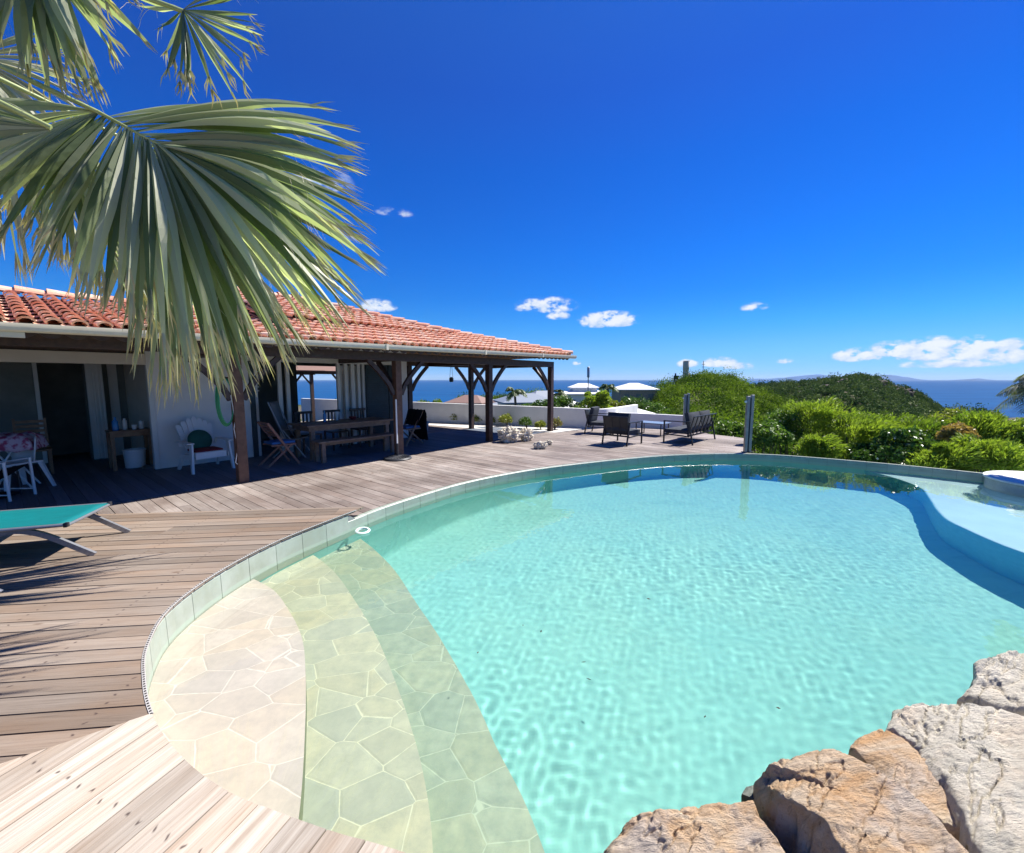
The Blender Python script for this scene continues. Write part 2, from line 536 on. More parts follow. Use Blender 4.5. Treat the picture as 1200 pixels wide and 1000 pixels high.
def deck(name, poly, ang, wid, gap, z, thick, mat, label, cat='decking', butt=None, jitter=0.0015):
    """poly in world xy; boards run along direction ang"""
    ca, sa = math.cos(-ang), math.sin(-ang)
    lp = [(p[0] * ca - p[1] * sa, p[0] * sa + p[1] * ca) for p in poly]
    y0 = min(p[1] for p in lp); y1 = max(p[1] for p in lp)
    bm = bmesh.new()
    lay = bm.faces.layers.float.new('rnd')
    i = math.floor(y0 / wid)
    rr = random.Random(5)
    while i * wid < y1:
        s = clip_half(clip_half(lp, 1, i * wid + gap / 2, True), 1, (i + 1) * wid - gap / 2, False)
        pieces = []
        if len(s) >= 3:
            if butt:
                xs = [p[0] for p in s]; x = math.floor(min(xs) / butt) * butt + rr.choice((0, butt / 3, 2 * butt / 3)) - butt
                cuts = []
                while x < max(xs):
                    cuts.append(x); x += butt
                cuts.append(x)
                for a, b in zip(cuts, cuts[1:]):
                    q = clip_half(clip_half(s, 0, a + .0015, True), 0, b - .0015, False)
                    if len(q) >= 3: pieces.append(q)
            else:
                pieces = [s]
        for q in pieces:
            qq = [q[0]]
            for p in q[1:]:
                if (p[0] - qq[-1][0]) ** 2 + (p[1] - qq[-1][1]) ** 2 > 1e-7: qq.append(p)
            if (qq[0][0] - qq[-1][0]) ** 2 + (qq[0][1] - qq[-1][1]) ** 2 < 1e-7: qq.pop()
            if len(qq) < 3: continue
            zj = rr.uniform(-jitter, jitter); rv = rr.random()
            tz = z + zj
            n = len(qq)
            vt = [bm.verts.new((p[0], p[1], tz)) for p in qq]
            vb = [bm.verts.new((p[0], p[1], tz - thick)) for p in qq]
            f = bm.faces.new(vt); f[lay] = rv
            for k in range(n):
                try:
                    g = bm.faces.new((vt[k], vb[k], vb[(k + 1) % n], vt[(k + 1) % n])); g[lay] = rv
                except ValueError:
                    pass
        i += 1
    bmesh.ops.recalc_face_normals(bm, faces=bm.faces)
    bmesh.ops.triangulate(bm, faces=[f for f in bm.faces if len(f.verts) > 4])
    me = bpy.data.meshes.new(name); bm.to_mesh(me); bm.free()
    me.materials.append(mat)
    o = bpy.data.objects.new(name, me); COL.objects.link(o)
    o.rotation_euler = (0, 0, ang)
    return struct(o, label, cat)

W_LOW = mat_wood_deck('weathered_grey_boards', (0.42, 0.375, 0.335), (0.27, 0.225, 0.20), (0.20, 0.15, 0.125), 0.145, grey=0.85)
W_MID = mat_wood_deck('brown_boards', (0.30, 0.25, 0.205), (0.19, 0.155, 0.125), (0.24, 0.16, 0.105), 0.125, dots=True, dotsp=0.6, grey=0.35)
W_BRI = mat_wood_deck('bleached_knotty_boards', (0.54, 0.485, 0.41), (0.30, 0.245, 0.19), (0.37, 0.25, 0.16), 0.155, dots=True, dotsp=0.42, grey=0.10)
DK = M_('dark_gap_fill', (0.02, 0.018, 0.016), 0.9)

iN = 12 * 5  # spline index of the corner where the raised deck ends, (-1.93, 5.12)
low_edge = offset_path(POOL, 0.065)
mid_edge = offset_path(POOL, -0.012)
PL = [(p.x, p.y) for p in low_edge[iN - 2: 21 * 5]]     # along the pool to the far right corner of the deck
deck_right = at(876, 531)
dk = PL + [(deck_right.x, deck_right.y), tuple(at(872, 513.5)[:2]), tuple(at(830, 508.5)[:2]), (6.3, 14.6), (3.3, 15.1)]
grav_low = [at(650, 507.5), at(608, 505.5), at(546, 502), at(495, 498), at(470, 496.5)]
dk += [tuple(p[:2]) for p in grav_low]
dk += [(-9.5, 17.5), (-16, 14), (-16, 4.0), (-8.8, 4.6)]
deck('lower_wood_deck', dk, math.atan2(-0.635, 0.772), 0.145, 0.008, 0.0, 0.03, W_LOW, 'weathered grey wood deck around the far side of the pool', butt=4.2)
me_ = [(p.x, p.y) for p in mid_edge[5 * 5: iN]]
edge_y = lambda x: 5.26 + 0.1 * (x + 1.9)
j = [(p.x, p.y) for p in mid_edge[5 * 5: iN]]
mid_poly = j + [(-1.88, edge_y(-1.88)), (-11, edge_y(-11)), (-11, -2.5), (-5.6, -.56), (-4.2, 0.26)]
deck('raised_wood_deck', mid_poly, R(6.0), 0.125, 0.009, 0.10, 0.022, W_MID, 'raised brown wood deck left of the pool', butt=4.8)
b_ = [(p.x, p.y) for p in mid_edge[0: 5 * 5 + 1]]
bright_poly = b_[::-1] + [(0.05, 1.16), (0.9, 0.9), (3.0, -1.5), (-4.0, -3.5), (-7.5, -1.8), (-4.2, 0.245)]
deck('bleached_wood_deck', bright_poly, R(70), 0.155, 0.005, 0.104, 0.022, W_BRI, 'pale bleached wood deck in the near left corner')
W_TER = mat_wood_deck('shaded_blue_grey_terrace_boards', (0.15, 0.18, 0.22), (0.11, 0.13, 0.165), (0.12, 0.135, 0.16), 0.145, grey=0.3)  # blue grey floor, darkened further so its colour carries the roof shade
deck('terrace_floor', [tuple(hp(a, b)[:2]) for a, b in ((-9.0, -.02), (8.95, -.02), (8.95, 2.62), (5.3, 2.62), (5.3, 5.3), (-9.0, 6.2))], math.atan2(-0.635, 0.772), 0.145, 0.004, 0.012, 0.008, W_TER, 'blue grey floor under the covered terrace, its colour deepened by painted roof shade')
# near-black layer under the boards: the shade in the gaps painted as colour
mb = MB()
u1 = [(p[0], p[1]) for p in dk]
mb.prism(u1, -0.10, -0.035)
out_edge = offset_path(POOL, 0.10)
mb.prism([(p.x, p.y) for p in out_edge[5 * 5: iN - 1]] + [(-2.12, edge_y(-2.12) - .03)] + mid_poly[len(j) + 1:], -0.09, 0.070)
mb.prism([(p.x, p.y) for p in out_edge[0: 5 * 5 + 1]][::-1] + bright_poly[len(b_):], -0.0905, 0.074)
struct(mb.build('deck_base', DK), 'near-black layer under the wood decks that paints the shade in the gaps', 'deck base')

# ------------------------------------------------------------------ pool shell
def mat_plaster():
    m = bpy.data.materials.new('aqua_pool_plaster'); m.use_nodes = True
    t = NT(m.node_tree); b = m.node_tree.nodes['Principled BSDF']
    g = t.geo()
    n = t.noise(g, 0.7, 5, 0.6); n2 = t.noise(g, 30, 4, 0.6)
    c = t.mix(t.ramp(n, [(0.3, 0.0), (0.7, 1.0)]), POOLC1, POOLC2)
    c = t.mix(t.math('MULTIPLY', n2, 0.15), c, (0.45, 0.6, 0.52))
    c = t.mix(t.ramp(t.noise(t.vscale(g, 1.0, 2.2, 1.0), 1.6, 7, 0.7, 0.8), [(0.50, 0.0), (0.72, 0.45)]), c, tuple(q * .72 for q in POOLC2))
    t.set(b.inputs['Base Color'], c)
    b.inputs['Roughness'].default_value = 0.8
    t.set(b.inputs['Normal'], t.bump(n2, 0.2, 0.004))
    return m
POOLC1, POOLC2 = (0.205, 0.515, 0.43), (0.17, 0.495, 0.44)
PLASTER = mat_plaster()

def mat_coping():
    m = bpy.data.materials.new('pale_glazed_coping'); m.use_nodes = True
    t = NT(m.node_tree); b = m.node_tree.nodes['Principled BSDF']
    r = t.attr('rnd'); g = t.geo()
    n = t.noise(g, 5, 5, 0.6)
    c = t.mix(r, (0.37, 0.41, 0.355), (0.29, 0.345, 0.29))
    c = t.mix(t.ramp(n, [(0.35, 0.0), (0.65, 0.75)]), c, (0.27, 0.30, 0.235))
    # greener band towards and below the waterline
    z = t.n('ShaderNodeSeparateXYZ', {0: g}).outputs[2]
    c = t.mix(t.ramp(t.math('MULTIPLY_ADD', z, -8.0, t.math('MULTIPLY', n, 0.3)), [(0.95, 0.0), (1.25, 0.7)]), c, (0.33, 0.42, 0.33))
    t.set(b.inputs['Base Color'], c)
    b.inputs['Roughness'].default_value = 0.35
    t.set(b.inputs['Normal'], t.bump(n, 0.15, 0.003))
    return m
COPING = mat_coping()
GROUT = M_('grey_grout', (0.22, 0.23, 0.22), 0.9)

def build_pool():
    inner = POOL
    n = len(inner)
    mb = MB()
    # wall and floor shell
    vs = [(p.x, p.y, -0.29) for p in inner] + [(p.x, p.y, -1.40) for p in offset_path(inner, -0.02)] + [(p.x, p.y, -1.5) for p in offset_path(inner, -0.12)]
    fs = []
    for i in range(n):
        k = (i + 1) % n
        fs.append((i, k, n + k, n + i)); fs.append((n + i, n + k, 2 * n + k, 2 * n + i))
    fs.append(tuple(range(2 * n, 3 * n)))
    mb.add(vs, fs)
    o = mb.build('pool_shell', PLASTER, smooth=50)
    struct(o, 'pale aqua rendered floor and walls of the pool', 'pool')
    # coping: separate tiles ~0.33 m long, raised along the near deck
    mb = MB()
    arc = [0.0]
    for i in range(n):
        arc.append(arc[-1] + (inner[(i + 1) % n] - inner[i]).length)
    total = arc[-1]; L = total / round(total / 0.33); nt = round(total / L)
    def pt(s):
        s %= total
        for i in range(n):
            if arc[i + 1] >= s:
                k = (s - arc[i]) / (arc[i + 1] - arc[i]); a = inner[i]; b = inner[(i + 1) % n]
                tg = (b - a).normalized()
                return a + (b - a) * k, Vector((-tg.y, tg.x))
        return inner[0], Vector((0, 1))
    scorner = arc[iN]
    for q in range(nt):
        s0 = q * L + 0.0025; s1 = (q + 1) * L - 0.0025
        mid = (s0 + s1) / 2
        top = 0.074 if mid < scorner else -0.004
        secs = []
        for k in range(4):
            p, nr = pt(s0 + (s1 - s0) * k / 3)
            prof = [(0.075, top - .02), (0.070, top), (0.012, top), (0.0, top - 0.012), (-0.004, -0.30), (0.06, -0.30)]
            if mid < scorner and mid > arc[5 * 5]:
                prof = [(0.06, top - .02), (0.05, top), (0.008, top), (-0.004, top - 0.014), (-0.012, -0.30), (0.05, -0.30)]
            secs.append([Vector((p.x + nr.x * d, p.y + nr.y * d, z)) for d, z in prof])
        m = len(secs[0]); vs = [v for s in secs for v in s]
        fs = []
        for k in range(3):
            for r_ in range(m):
                a = k * m + r_; b = k * m + (r_ + 1) % m
                fs.append((a, a + m, b + m, b))
        fs.append(tuple(range(m))); fs.append(tuple(3 * m + r_ for r_ in range(m))[::-1])
        mb.ca = random.random()
        mb.add(vs, fs)
    o = mb.build('pool_coping', COPING, rnd=True)
    struct(o, 'pale glazed tile coping that rings the pool', 'coping')
    mb = MB()
    a_ = offset_path(inner, 0.004); b_ = offset_path(inner, 0.05)
    vs = [(p.x, p.y, -0.30) for p in a_] + [(p.x, p.y, (0.07 if 0 <= i < iN else -0.008)) for i, p in enumerate(a_)] + [(p.x, p.y, (0.07 if 0 <= i < iN else -0.008)) for i, p in enumerate(b_)]
    mb.add(vs, [f for i in range(n) for f in ((i, (i + 1) % n, n + (i + 1) % n, n + i), (n + i, n + (i + 1) % n, 2 * n + (i + 1) % n, 2 * n + i))])
    struct(mb.build('coping_grout', GROUT), 'grey grout behind the coping tiles', 'coping')
    # steps
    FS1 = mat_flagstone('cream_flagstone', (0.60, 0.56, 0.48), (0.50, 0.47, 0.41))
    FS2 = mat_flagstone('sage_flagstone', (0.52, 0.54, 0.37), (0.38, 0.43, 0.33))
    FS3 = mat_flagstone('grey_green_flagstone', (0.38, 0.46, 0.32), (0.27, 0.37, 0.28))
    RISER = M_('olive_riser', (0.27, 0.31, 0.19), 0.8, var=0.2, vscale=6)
    c1 = [(-2.95, 4.12), (-2.62, 3.93), (-2.14, 3.62), (-1.80, 3.26), (-1.52, 2.90), (-1.31, 2.52), (-1.12, 2.12), (-.93, 1.68), (-.80, 1.30)]
    c2 = [(-2.8, 4.95), (-2.33, 4.64), (-1.82, 4.15), (-1.39, 3.58), (-1.04, 3.07), (-.79, 2.64), (-.58, 2.24), (-.44, 1.93), (-.34, 1.62), (-.26, 1.2)]
    c3 = [(-2.4, 5.6), (-1.90, 5.17), (-1.33, 4.46), (-.90, 3.75), (-.54, 3.14), (-.24, 2.57), (-.09, 2.23), (.05, 1.95), (.16, 1.66), (.26, 1.3), (.3, 1.0)]
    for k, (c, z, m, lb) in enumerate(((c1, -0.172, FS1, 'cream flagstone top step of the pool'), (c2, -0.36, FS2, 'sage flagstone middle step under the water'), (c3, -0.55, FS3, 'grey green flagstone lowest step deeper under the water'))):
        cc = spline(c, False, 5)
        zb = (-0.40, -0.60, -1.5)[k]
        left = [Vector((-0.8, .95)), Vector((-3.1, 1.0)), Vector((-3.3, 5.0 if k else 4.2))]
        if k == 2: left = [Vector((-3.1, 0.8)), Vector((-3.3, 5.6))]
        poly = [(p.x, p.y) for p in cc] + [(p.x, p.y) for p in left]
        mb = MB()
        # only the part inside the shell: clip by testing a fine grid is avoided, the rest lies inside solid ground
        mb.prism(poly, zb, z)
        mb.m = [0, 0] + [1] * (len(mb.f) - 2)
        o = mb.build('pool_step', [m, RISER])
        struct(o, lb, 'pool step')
        o.cycles.is_caustics_receiver = True
    sh = spline([(7.6, 9.6), (7.36, 8.9), (7.40, 8.2), (7.2, 7.39), (6.74, 6.74), (6.25, 6.12), (5.95, 5.67), (5.81, 5.27), (5.71, 4.88), (5.68, 4.56), (5.7, 3.9), (5.9, 3.0), (6.0, 2.0)], False, 6)
    mb = MB()
    mb.prism([(p.x, p.y) for p in sh] + [(11, 2), (11, 9.6)], -1.5, -0.40)
    mb.m = [0, 0] + [1] * (len(mb.f) - 2)
    o = mb.build('pool_shelf', [M_('pale_blue_shelf', (0.40, 0.60, 0.60), .8, var=.10, vscale=2), M_('shaded_aqua_shelf_wall', (.085, .36, .42), .8, var=.1)], bevel=0.03, smooth=40)  # wall faces coloured darker and bluer: their shade is in the paint
    struct(o, 'shallow sun shelf on the right side of the pool', 'pool shelf')
    # water surface with small wind ripples
    return

build_pool()

def build_water():
    sp = 0.019
    xs = np.arange(-2.75, 10.1, sp); ys = np.arange(0.9, 10.1, sp)
    X, Y = np.meshgrid(xs, ys)
    poly = np.array([(p.x, p.y) for p in offset_path(POOL, 0.045)])
    inside = np.zeros_like(X, bool)
    x1, y1 = poly[:, 0], poly[:, 1]; x2, y2 = np.roll(x1, -1), np.roll(y1, -1)
    for a, b, c, d in zip(x1, y1, x2, y2):
        cond = ((b > Y) != (d > Y))
        if b != d:
            inside ^= cond & (X < (c - a) * (Y - b) / (d - b) + a)
    Z = np.zeros_like(X); Z2 = np.zeros_like(X)
    rg = np.random.RandomState(3)
    for L, amp, num in ((0.9, .0010, 8), (0.40, .0008, 14), (0.19, .00055, 26), (0.10, .00040, 34)):
        for i in range(num):
            a = rg.normal(R(-20), 1.0); l = L * rg.uniform(.7, 1.35); k = 2 * math.pi / l
            # bend the wave fronts so the pattern does not repeat
            ph = 0.9 * np.sin(X * rg.uniform(.5, 1.7) + rg.uniform(0, 6)) + 0.9 * np.sin(Y * rg.uniform(.5, 1.7) + rg.uniform(0, 6))
            (Z if L > .15 else Z2)[...] += WAVE * amp / math.sqrt(num) * np.sin(k * (X * math.cos(a) + Y * math.sin(a)) + ph * 2 + rg.uniform(0, 6.28))
    # livelier patch near the return jet, calmer elsewhere
    env = 0.58 + .9 * np.exp(-(((X - 0.25) / 1.3) ** 2 + ((Y - 3.1) / 1.0) ** 2)) + 0.6 * np.exp(-(((X - 3.6) / 2.2) ** 2 + ((Y - 5.6) / .9) ** 2)) + 0.35 * np.sin(X * .9 + 1.3 * np.sin(Y * .7)) * np.sin(Y * 1.3 + X * .35)
    Z = Z * env + Z2 * (.55 + 1.1 * np.exp(-(((X - 0.3) / 1.2) ** 2 + ((Y - 3.2) / .9) ** 2)) + .6 * np.exp(-(((X - 3.4) / 2.4) ** 2 + ((Y - 5.4) / .8) ** 2)) + .5 * np.exp(-(((X - 3.2) / .5) ** 2 + ((Y - 3.7) / .4) ** 2)))
    shal = 1 - 0.75 * np.exp(-(((X + 1.9) / .8) ** 2 + ((Y - 2.6) / 1.3) ** 2))
    Z *= shal
    idx = -np.ones(X.shape, int)
    q = inside[:-1, :-1] & inside[1:, :-1] & inside[:-1, 1:] & inside[1:, 1:]
    used = np.zeros_like(inside)
    used[:-1, :-1] |= q; used[1:, :-1] |= q; used[:-1, 1:] |= q; used[1:, 1:] |= q
    idx[used] = np.arange(used.sum())
    v = np.stack([X[used], Y[used], Z[used] + WZ], -1)
    f = np.stack([idx[:-1, :-1][q], idx[:-1, 1:][q], idx[1:, 1:][q], idx[1:, :-1][q]], -1)
    me = bpy.data.meshes.new('pool_water')
    me.from_pydata(v.tolist(), [], f.tolist())
    me.polygons.foreach_set('use_smooth', [True] * len(me.polygons))
    m = bpy.data.materials.new('clear_pool_water'); m.use_nodes = True
    b = m.node_tree.nodes['Principled BSDF']
    b.inputs['Base Color'].default_value = (1, 1, 1, 1)
    b.inputs['Roughness'].default_value = 0.0
    b.inputs['IOR'].default_value = 1.333
    b.inputs['Transmission Weight'].default_value = 1.0
    me.materials.append(m)
    o = bpy.data.objects.new('pool_water', me); COL.objects.link(o)
    struct(o, 'clear turquoise pool water with small ripples', 'water')
    o.cycles.is_caustics_caster = True
WAVE = 0.29
build_water()
for o in bpy.data.objects:
    if o.name.startswith(('pool_shell', 'pool_step', 'pool_shelf', 'pool_coping')):
        o.cycles.is_caustics_receiver = True


# ------------------------------------------------------------------ rocks along the near edge of the pool
def mat_rock(name, a, b_, c, lich):
    m = bpy.data.materials.new(name); m.use_nodes = True
    t = NT(m.node_tree); b = m.node_tree.nodes['Principled BSDF']
    o = t.obj()
    ws = t.n('ShaderNodeMapping', {'Rotation': (0, 0, R(-35)), 'Scale': (1.2, 5.0, 3.0)}); t.set(ws.inputs['Vector'], o)
    n1 = t.noise(ws.outputs[0], 1.6, 8, 0.62, 0.7)
    n2 = t.noise(o, 3.4, 6, 0.6)
    n3 = t.noise(o, 42, 9, 0.78)
    n4 = t.noise(ws.outputs[0], 9, 8, 0.7, 0.3)
    col = t.mix(t.ramp(n1, [(0.36, 0.0), (0.62, 1.0)]), a, b_)
    col = t.mix(t.ramp(n2, [(0.48, 0.0), (0.62, 0.85)]), col, c)
    col = t.mix(t.ramp(n4, [(0.30, 0.75), (0.42, 0.0)]), col, tuple(q * .38 for q in b_))
    col = t.mix(t.ramp(n3, [(0.60, 0.0), (0.72, 0.55)]), col, lich)
    col = t.mix(t.ramp(n3, [(0.30, 0.6), (0.40, 0.0)]), col, tuple(q * .4 for q in b_))
    t.set(b.inputs['Base Color'], col)
    b.inputs['Roughness'].default_value = 0.85
    b.inputs['Specular IOR Level'].default_value = 0.25
    h = t.math('ADD', t.math('MULTIPLY', n4, 1.2), t.math('MULTIPLY', n3, 0.5))
    t.set(b.inputs['Normal'], t.bump(h, 1.0, 0.03))
    return m
ROCK_O = mat_rock('ochre_sandstone', (0.68, 0.57, 0.42), (0.56, 0.34, 0.17), (0.56, 0.48, 0.40), (0.74, 0.68, 0.58))
ROCK_G = mat_rock('grey_limestone', (0.76, 0.69, 0.56), (0.54, 0.50, 0.41), (0.70, 0.59, 0.45), (0.74, 0.70, 0.62))

def rock(outline, name, label, mat, cat='rock', zb=-0.5, seed=0, amp=0.03, edge=0.25, group=None, tilt=(0, 0)):
    """outline: list of world points with their own top height; the stone bulges a little above and drops steeply at its rim"""
    pts = [Vector(p) for p in outline]
    ctr = sum(pts, Vector()) / len(pts)
    N, K = 300, 60
    sp = []
    n = len(pts)
    for i in range(N):
        s = i / N * n; k = int(s); u = s - k
        # mostly straight facets with slightly rounded corners
        a, b = pts[k], pts[(k + 1) % n]
        p = a.lerp(b, u)
        w = 0.12
        q = (pts[(k - 1) % n] + a * 6 + b) / 8 if u < .5 else (a + b * 6 + pts[(k + 2) % n]) / 8
        p = p.lerp(q, (abs(u - .5) * 2) ** 4 * w)
        sp.append(p)
    bm = bmesh.new(); rings = []
    def disp(p, k):
        v = Vector((p.x * 3.0, p.y * 7.0, p.z * 9)) + Vector((seed * 3.1, seed, seed * 1.7))
        c, s_ = math.cos(R(-35)), math.sin(R(-35))
        q = Vector(((p.x * c - p.y * s_) * 1.6, (p.x * s_ + p.y * c) * 7.0, p.z * 9)) + Vector((seed * 3.1, seed, 0))
        h = noise.fractal(q, 1.0, 2.1, 5) * .8 + noise.fractal(p * 5 + Vector((seed, 0, 0)), 0.9, 2.0, 5) * .6
        rd = noise.fractal(q * 0.45 + Vector((9, 9, seed)), 1, 2, 3)
        st = abs(rd) ** 0.6
        cr = noise.fractal(q * 1.7 + Vector((3, seed, 1)), 1, 2.2, 4)
        crack = -max(0.0, 1 - abs(cr) * 9) * 1.1
        mi = noise.fractal(p * 38, .8, 2.1, 3) * .16
        return (h + st * 1.5 - .7 + crack * .45 + mi * .9) * amp * .85 * k
    for kr in range(K + 1):
        r = kr / K
        ring = []
        for i in range(N):
            e = sp[i]
            p = ctr.lerp(e, 1 - (1 - r) ** 1.0)
            p.z = ctr.z + (e.z - ctr.z) * r ** 1.5 + edge * 0.05 * (1 - r * r)
            d = disp(p, 1.0)
            p.z += d
            if r > 0.9:
                p.z -= edge * 0.16 * ((r - .9) / .1) ** 2
                out = (e - ctr); out.z = 0; out.normalize()
                p += out * disp(p + Vector((5, 5, 0)), .9) * ((r - .9) / .1)
            ring.append(bm.verts.new(p))
            if kr == 0: break
        rings.append(ring)
    last = [v.co.copy() for v in rings[-1]]
    S = 12
    for k in range(1, S + 1):
        f = k / S; ring = []
        for i in range(N):
            p = last[i].copy()
            out = (sp[i] - ctr); out.z = 0; out.normalize()
            p.z = last[i].z + (zb - last[i].z) * f
            p += out * (0.035 * math.sin(min(1, f * 3) * math.pi / 2) - 0.10 * f) * (edge / .25)
            p += out * disp(p + Vector((2, 1, 0)), 1.1)
            ring.append(bm.verts.new(p))
        rings.append(ring)
    for i in range(N):
        bm.faces.new((rings[0][0], rings[1][i], rings[1][(i + 1) % N]))
    for a, b in zip(rings[1:], rings[2:]):
        for i in range(N):
            bm.faces.new((a[i], b[i], b[(i + 1) % N], a[(i + 1) % N]))
    bm.faces.new(rings[-1][::-1])
    bmesh.ops.recalc_face_normals(bm, faces=bm.faces)
    # origin at the stone's base
    c0 = Vector((ctr.x, ctr.y, zb))
    bmesh.ops.translate(bm, verts=bm.verts, vec=-c0)
    me = bpy.data.meshes.new(name); bm.to_mesh(me); bm.free()
    me.materials.append(mat)
    me.polygons.foreach_set('use_smooth', [True] * len(me.polygons))
    me.set_sharp_from_angle(angle=R(55))
    o = bpy.data.objects.new(name, me); COL.objects.link(o); o.location = c0
    tag(o, label, cat, group)
    return o

G_ROCK = 'boulders edging the pool'
rock([at(704, 1004, .10), at(712, 984, .12), at(738, 955, .15), at(790, 948, .17), at(858, 937, .17), at(886, 934, .16), at(915, 975, .15), at(960, 1040, .12), at(960, 1120, .08), at(720, 1110, .05)],
     'boulder', 'low ochre boulder at the bottom of the picture, leftmost of the pool edging stones', ROCK_O, seed=1, group=G_ROCK)
rock([at(882, 903, .20), at(893, 889, .25), at(944, 874, .30), at(976, 873, .30), at(1000, 882, .30), at(1042, 902, .30), at(1086, 932, .28), at(1140, 1004, .24), at(1150, 1090, .18), at(1060, 1090, .18), at(962, 968, .24), at(908, 932, .22)],
     'boulder', 'big orange boulder with a rounded nose reaching over the water', ROCK_O, seed=2, group=G_ROCK, amp=.026)
rock([at(996, 874, .16), at(1006, 862, .17), at(1030, 850, .18), at(1064, 864, .2), at(1088, 888, .2), at(1112, 930, .19), at(1136, 980, .17), at(1060, 940, .17), at(1030, 905, .15)],
     'boulder', 'small orange wedge stone between the big orange boulder and the wide grey slab', ROCK_O, seed=3, group=G_ROCK, edge=.12, amp=.02)
rock([at(1036, 848, .2), at(1052, 822, .24), at(1066, 813, .26), at(1120, 818, .26), at(1170, 828, .26), at(1260, 850, .26), at(1400, 930, .24), at(1440, 1050, .2), at(1220, 1080, .2), at(1150, 1006, .22), at(1110, 925, .2), at(1075, 875, .2)],
     'boulder', 'wide grey slab boulder at the right edge of the picture', ROCK_G, seed=4, group=G_ROCK, amp=.035)
rock([at(1120, 812, .22), at(1140, 796, .25), at(1140, 776, .28), at(1175, 762, .3), at(1230, 750, .3), at(1330, 760, .28), at(1400, 820, .24), at(1300, 850, .2), at(1180, 832, .2)],
     'boulder', 'pale boulder farthest up the right edge above the wide grey slab', ROCK_G, seed=5, group=G_ROCK, amp=.03)
rock([at(1330, 752, .22), at(1420, 715, .25), at(1600, 700, .25), at(1800, 760, .2), at(1600, 860, .2), at(1400, 830, .2)],
     'boulder', 'pale boulder just beyond the right edge of the picture', ROCK_G, seed=6, group=G_ROCK)
# mortar bed under the stones
mb = MB()
bed = [(.05, 1.17), (.34, 1.22), (.62, 1.36), (1.02, 1.5), (1.42, 1.66), (1.9, 1.86), (2.5, 2.1), (3.1, 2.3), (4.3, 2.6), (6.0, 2.75), (8, 3.2), (8, -1.5), (1.5, -1.5), (.1, .9)]
mb.prism(bed, -1.5, 0.015)
MORTAR = M_('pale_cement_bed', (0.42, 0.385, 0.34), 0.9, 0.2, var=0.3, vscale=6, bump=0.8, bscale=20, bdist=0.02)
struct(mb.build('cement_bed', MORTAR, bevel=0.03), 'pale cement bed under the boulders', 'cement')
# small dark stone wedged at the waterline
rock([at(868, 932, .1), at(874, 922, .1), at(884, 920, .1), at(890, 930, .1), at(884, 938, .1)], 'stone', 'small dark stone wedged between the low ochre boulder and the big orange one', M_('dark_stone', (.07, .085, .06), .6, var=.4, bump=.5), cat='stone', seed=9, edge=.05, amp=.008, zb=-.2)

# white return ring at the waterline
rp = at(425, 622, -.12)
mb = MB()
for rr_, zz in ((0.075, 0.0),):
    mb.lathe((0, 0, 0), [(0.055, -0.008), (0.062, 0.010), (0.080, 0.012), (0.090, 0.0), (0.082, -0.012), (0.062, -0.012), (0.055, -0.008)], 36)
mb.f = [f for f in mb.f if len(f) == 4]; mb.m = [0] * len(mb.f); mb.at = [0] * len(mb.f)
o = mb.build('skimmer_ring', M_('aqua_white_plastic', (.6, .72, .68), .4), smooth=60)
o.location = rp; o.rotation_euler = (R(6), R(4), 0)
tag(o, 'small white floating ring beside the pool wall near the steps', 'pool ring')

# round tiled planter wall standing in the shelf
mb = MB()
cy = Vector((9.0, 6.9, 0))
mb.lathe((0, 0, -.6), [(0.80, 0.0), (0.80, 0.585), (0.785, 0.60), (0.60, 0.60), (0.59, 0.585), (0.59, .40)], 56)
mb2 = MB(); mb2.lathe((0, 0, -.6), [(0.60, 0.40), (0.60, 0.575)], 40)
TILEW = M_('striped_pale_tile', (0.46, 0.47, 0.44), 0.5, var=0.25, vscale=7)
t_ = NT(TILEW.node_tree)
rt = thing('spa_wall', 'round tiled seat wall with a white top standing in the shallow shelf at the right edge', 'pool seat', cy)
mb.build('basin_ring', TILEW, rt, smooth=40)
mb3 = MB(); mb3.lathe((0, 0, -.0), [(0.83, 0.0), (0.83, 0.030), (0.82, 0.035), (0.02, 0.037)], 56)
mb3.build('rim', M_('white_cap', (.72, .72, .69), .6, var=.1), rt, smooth=40)
mb2.build('fill', GRAVEL, rt)


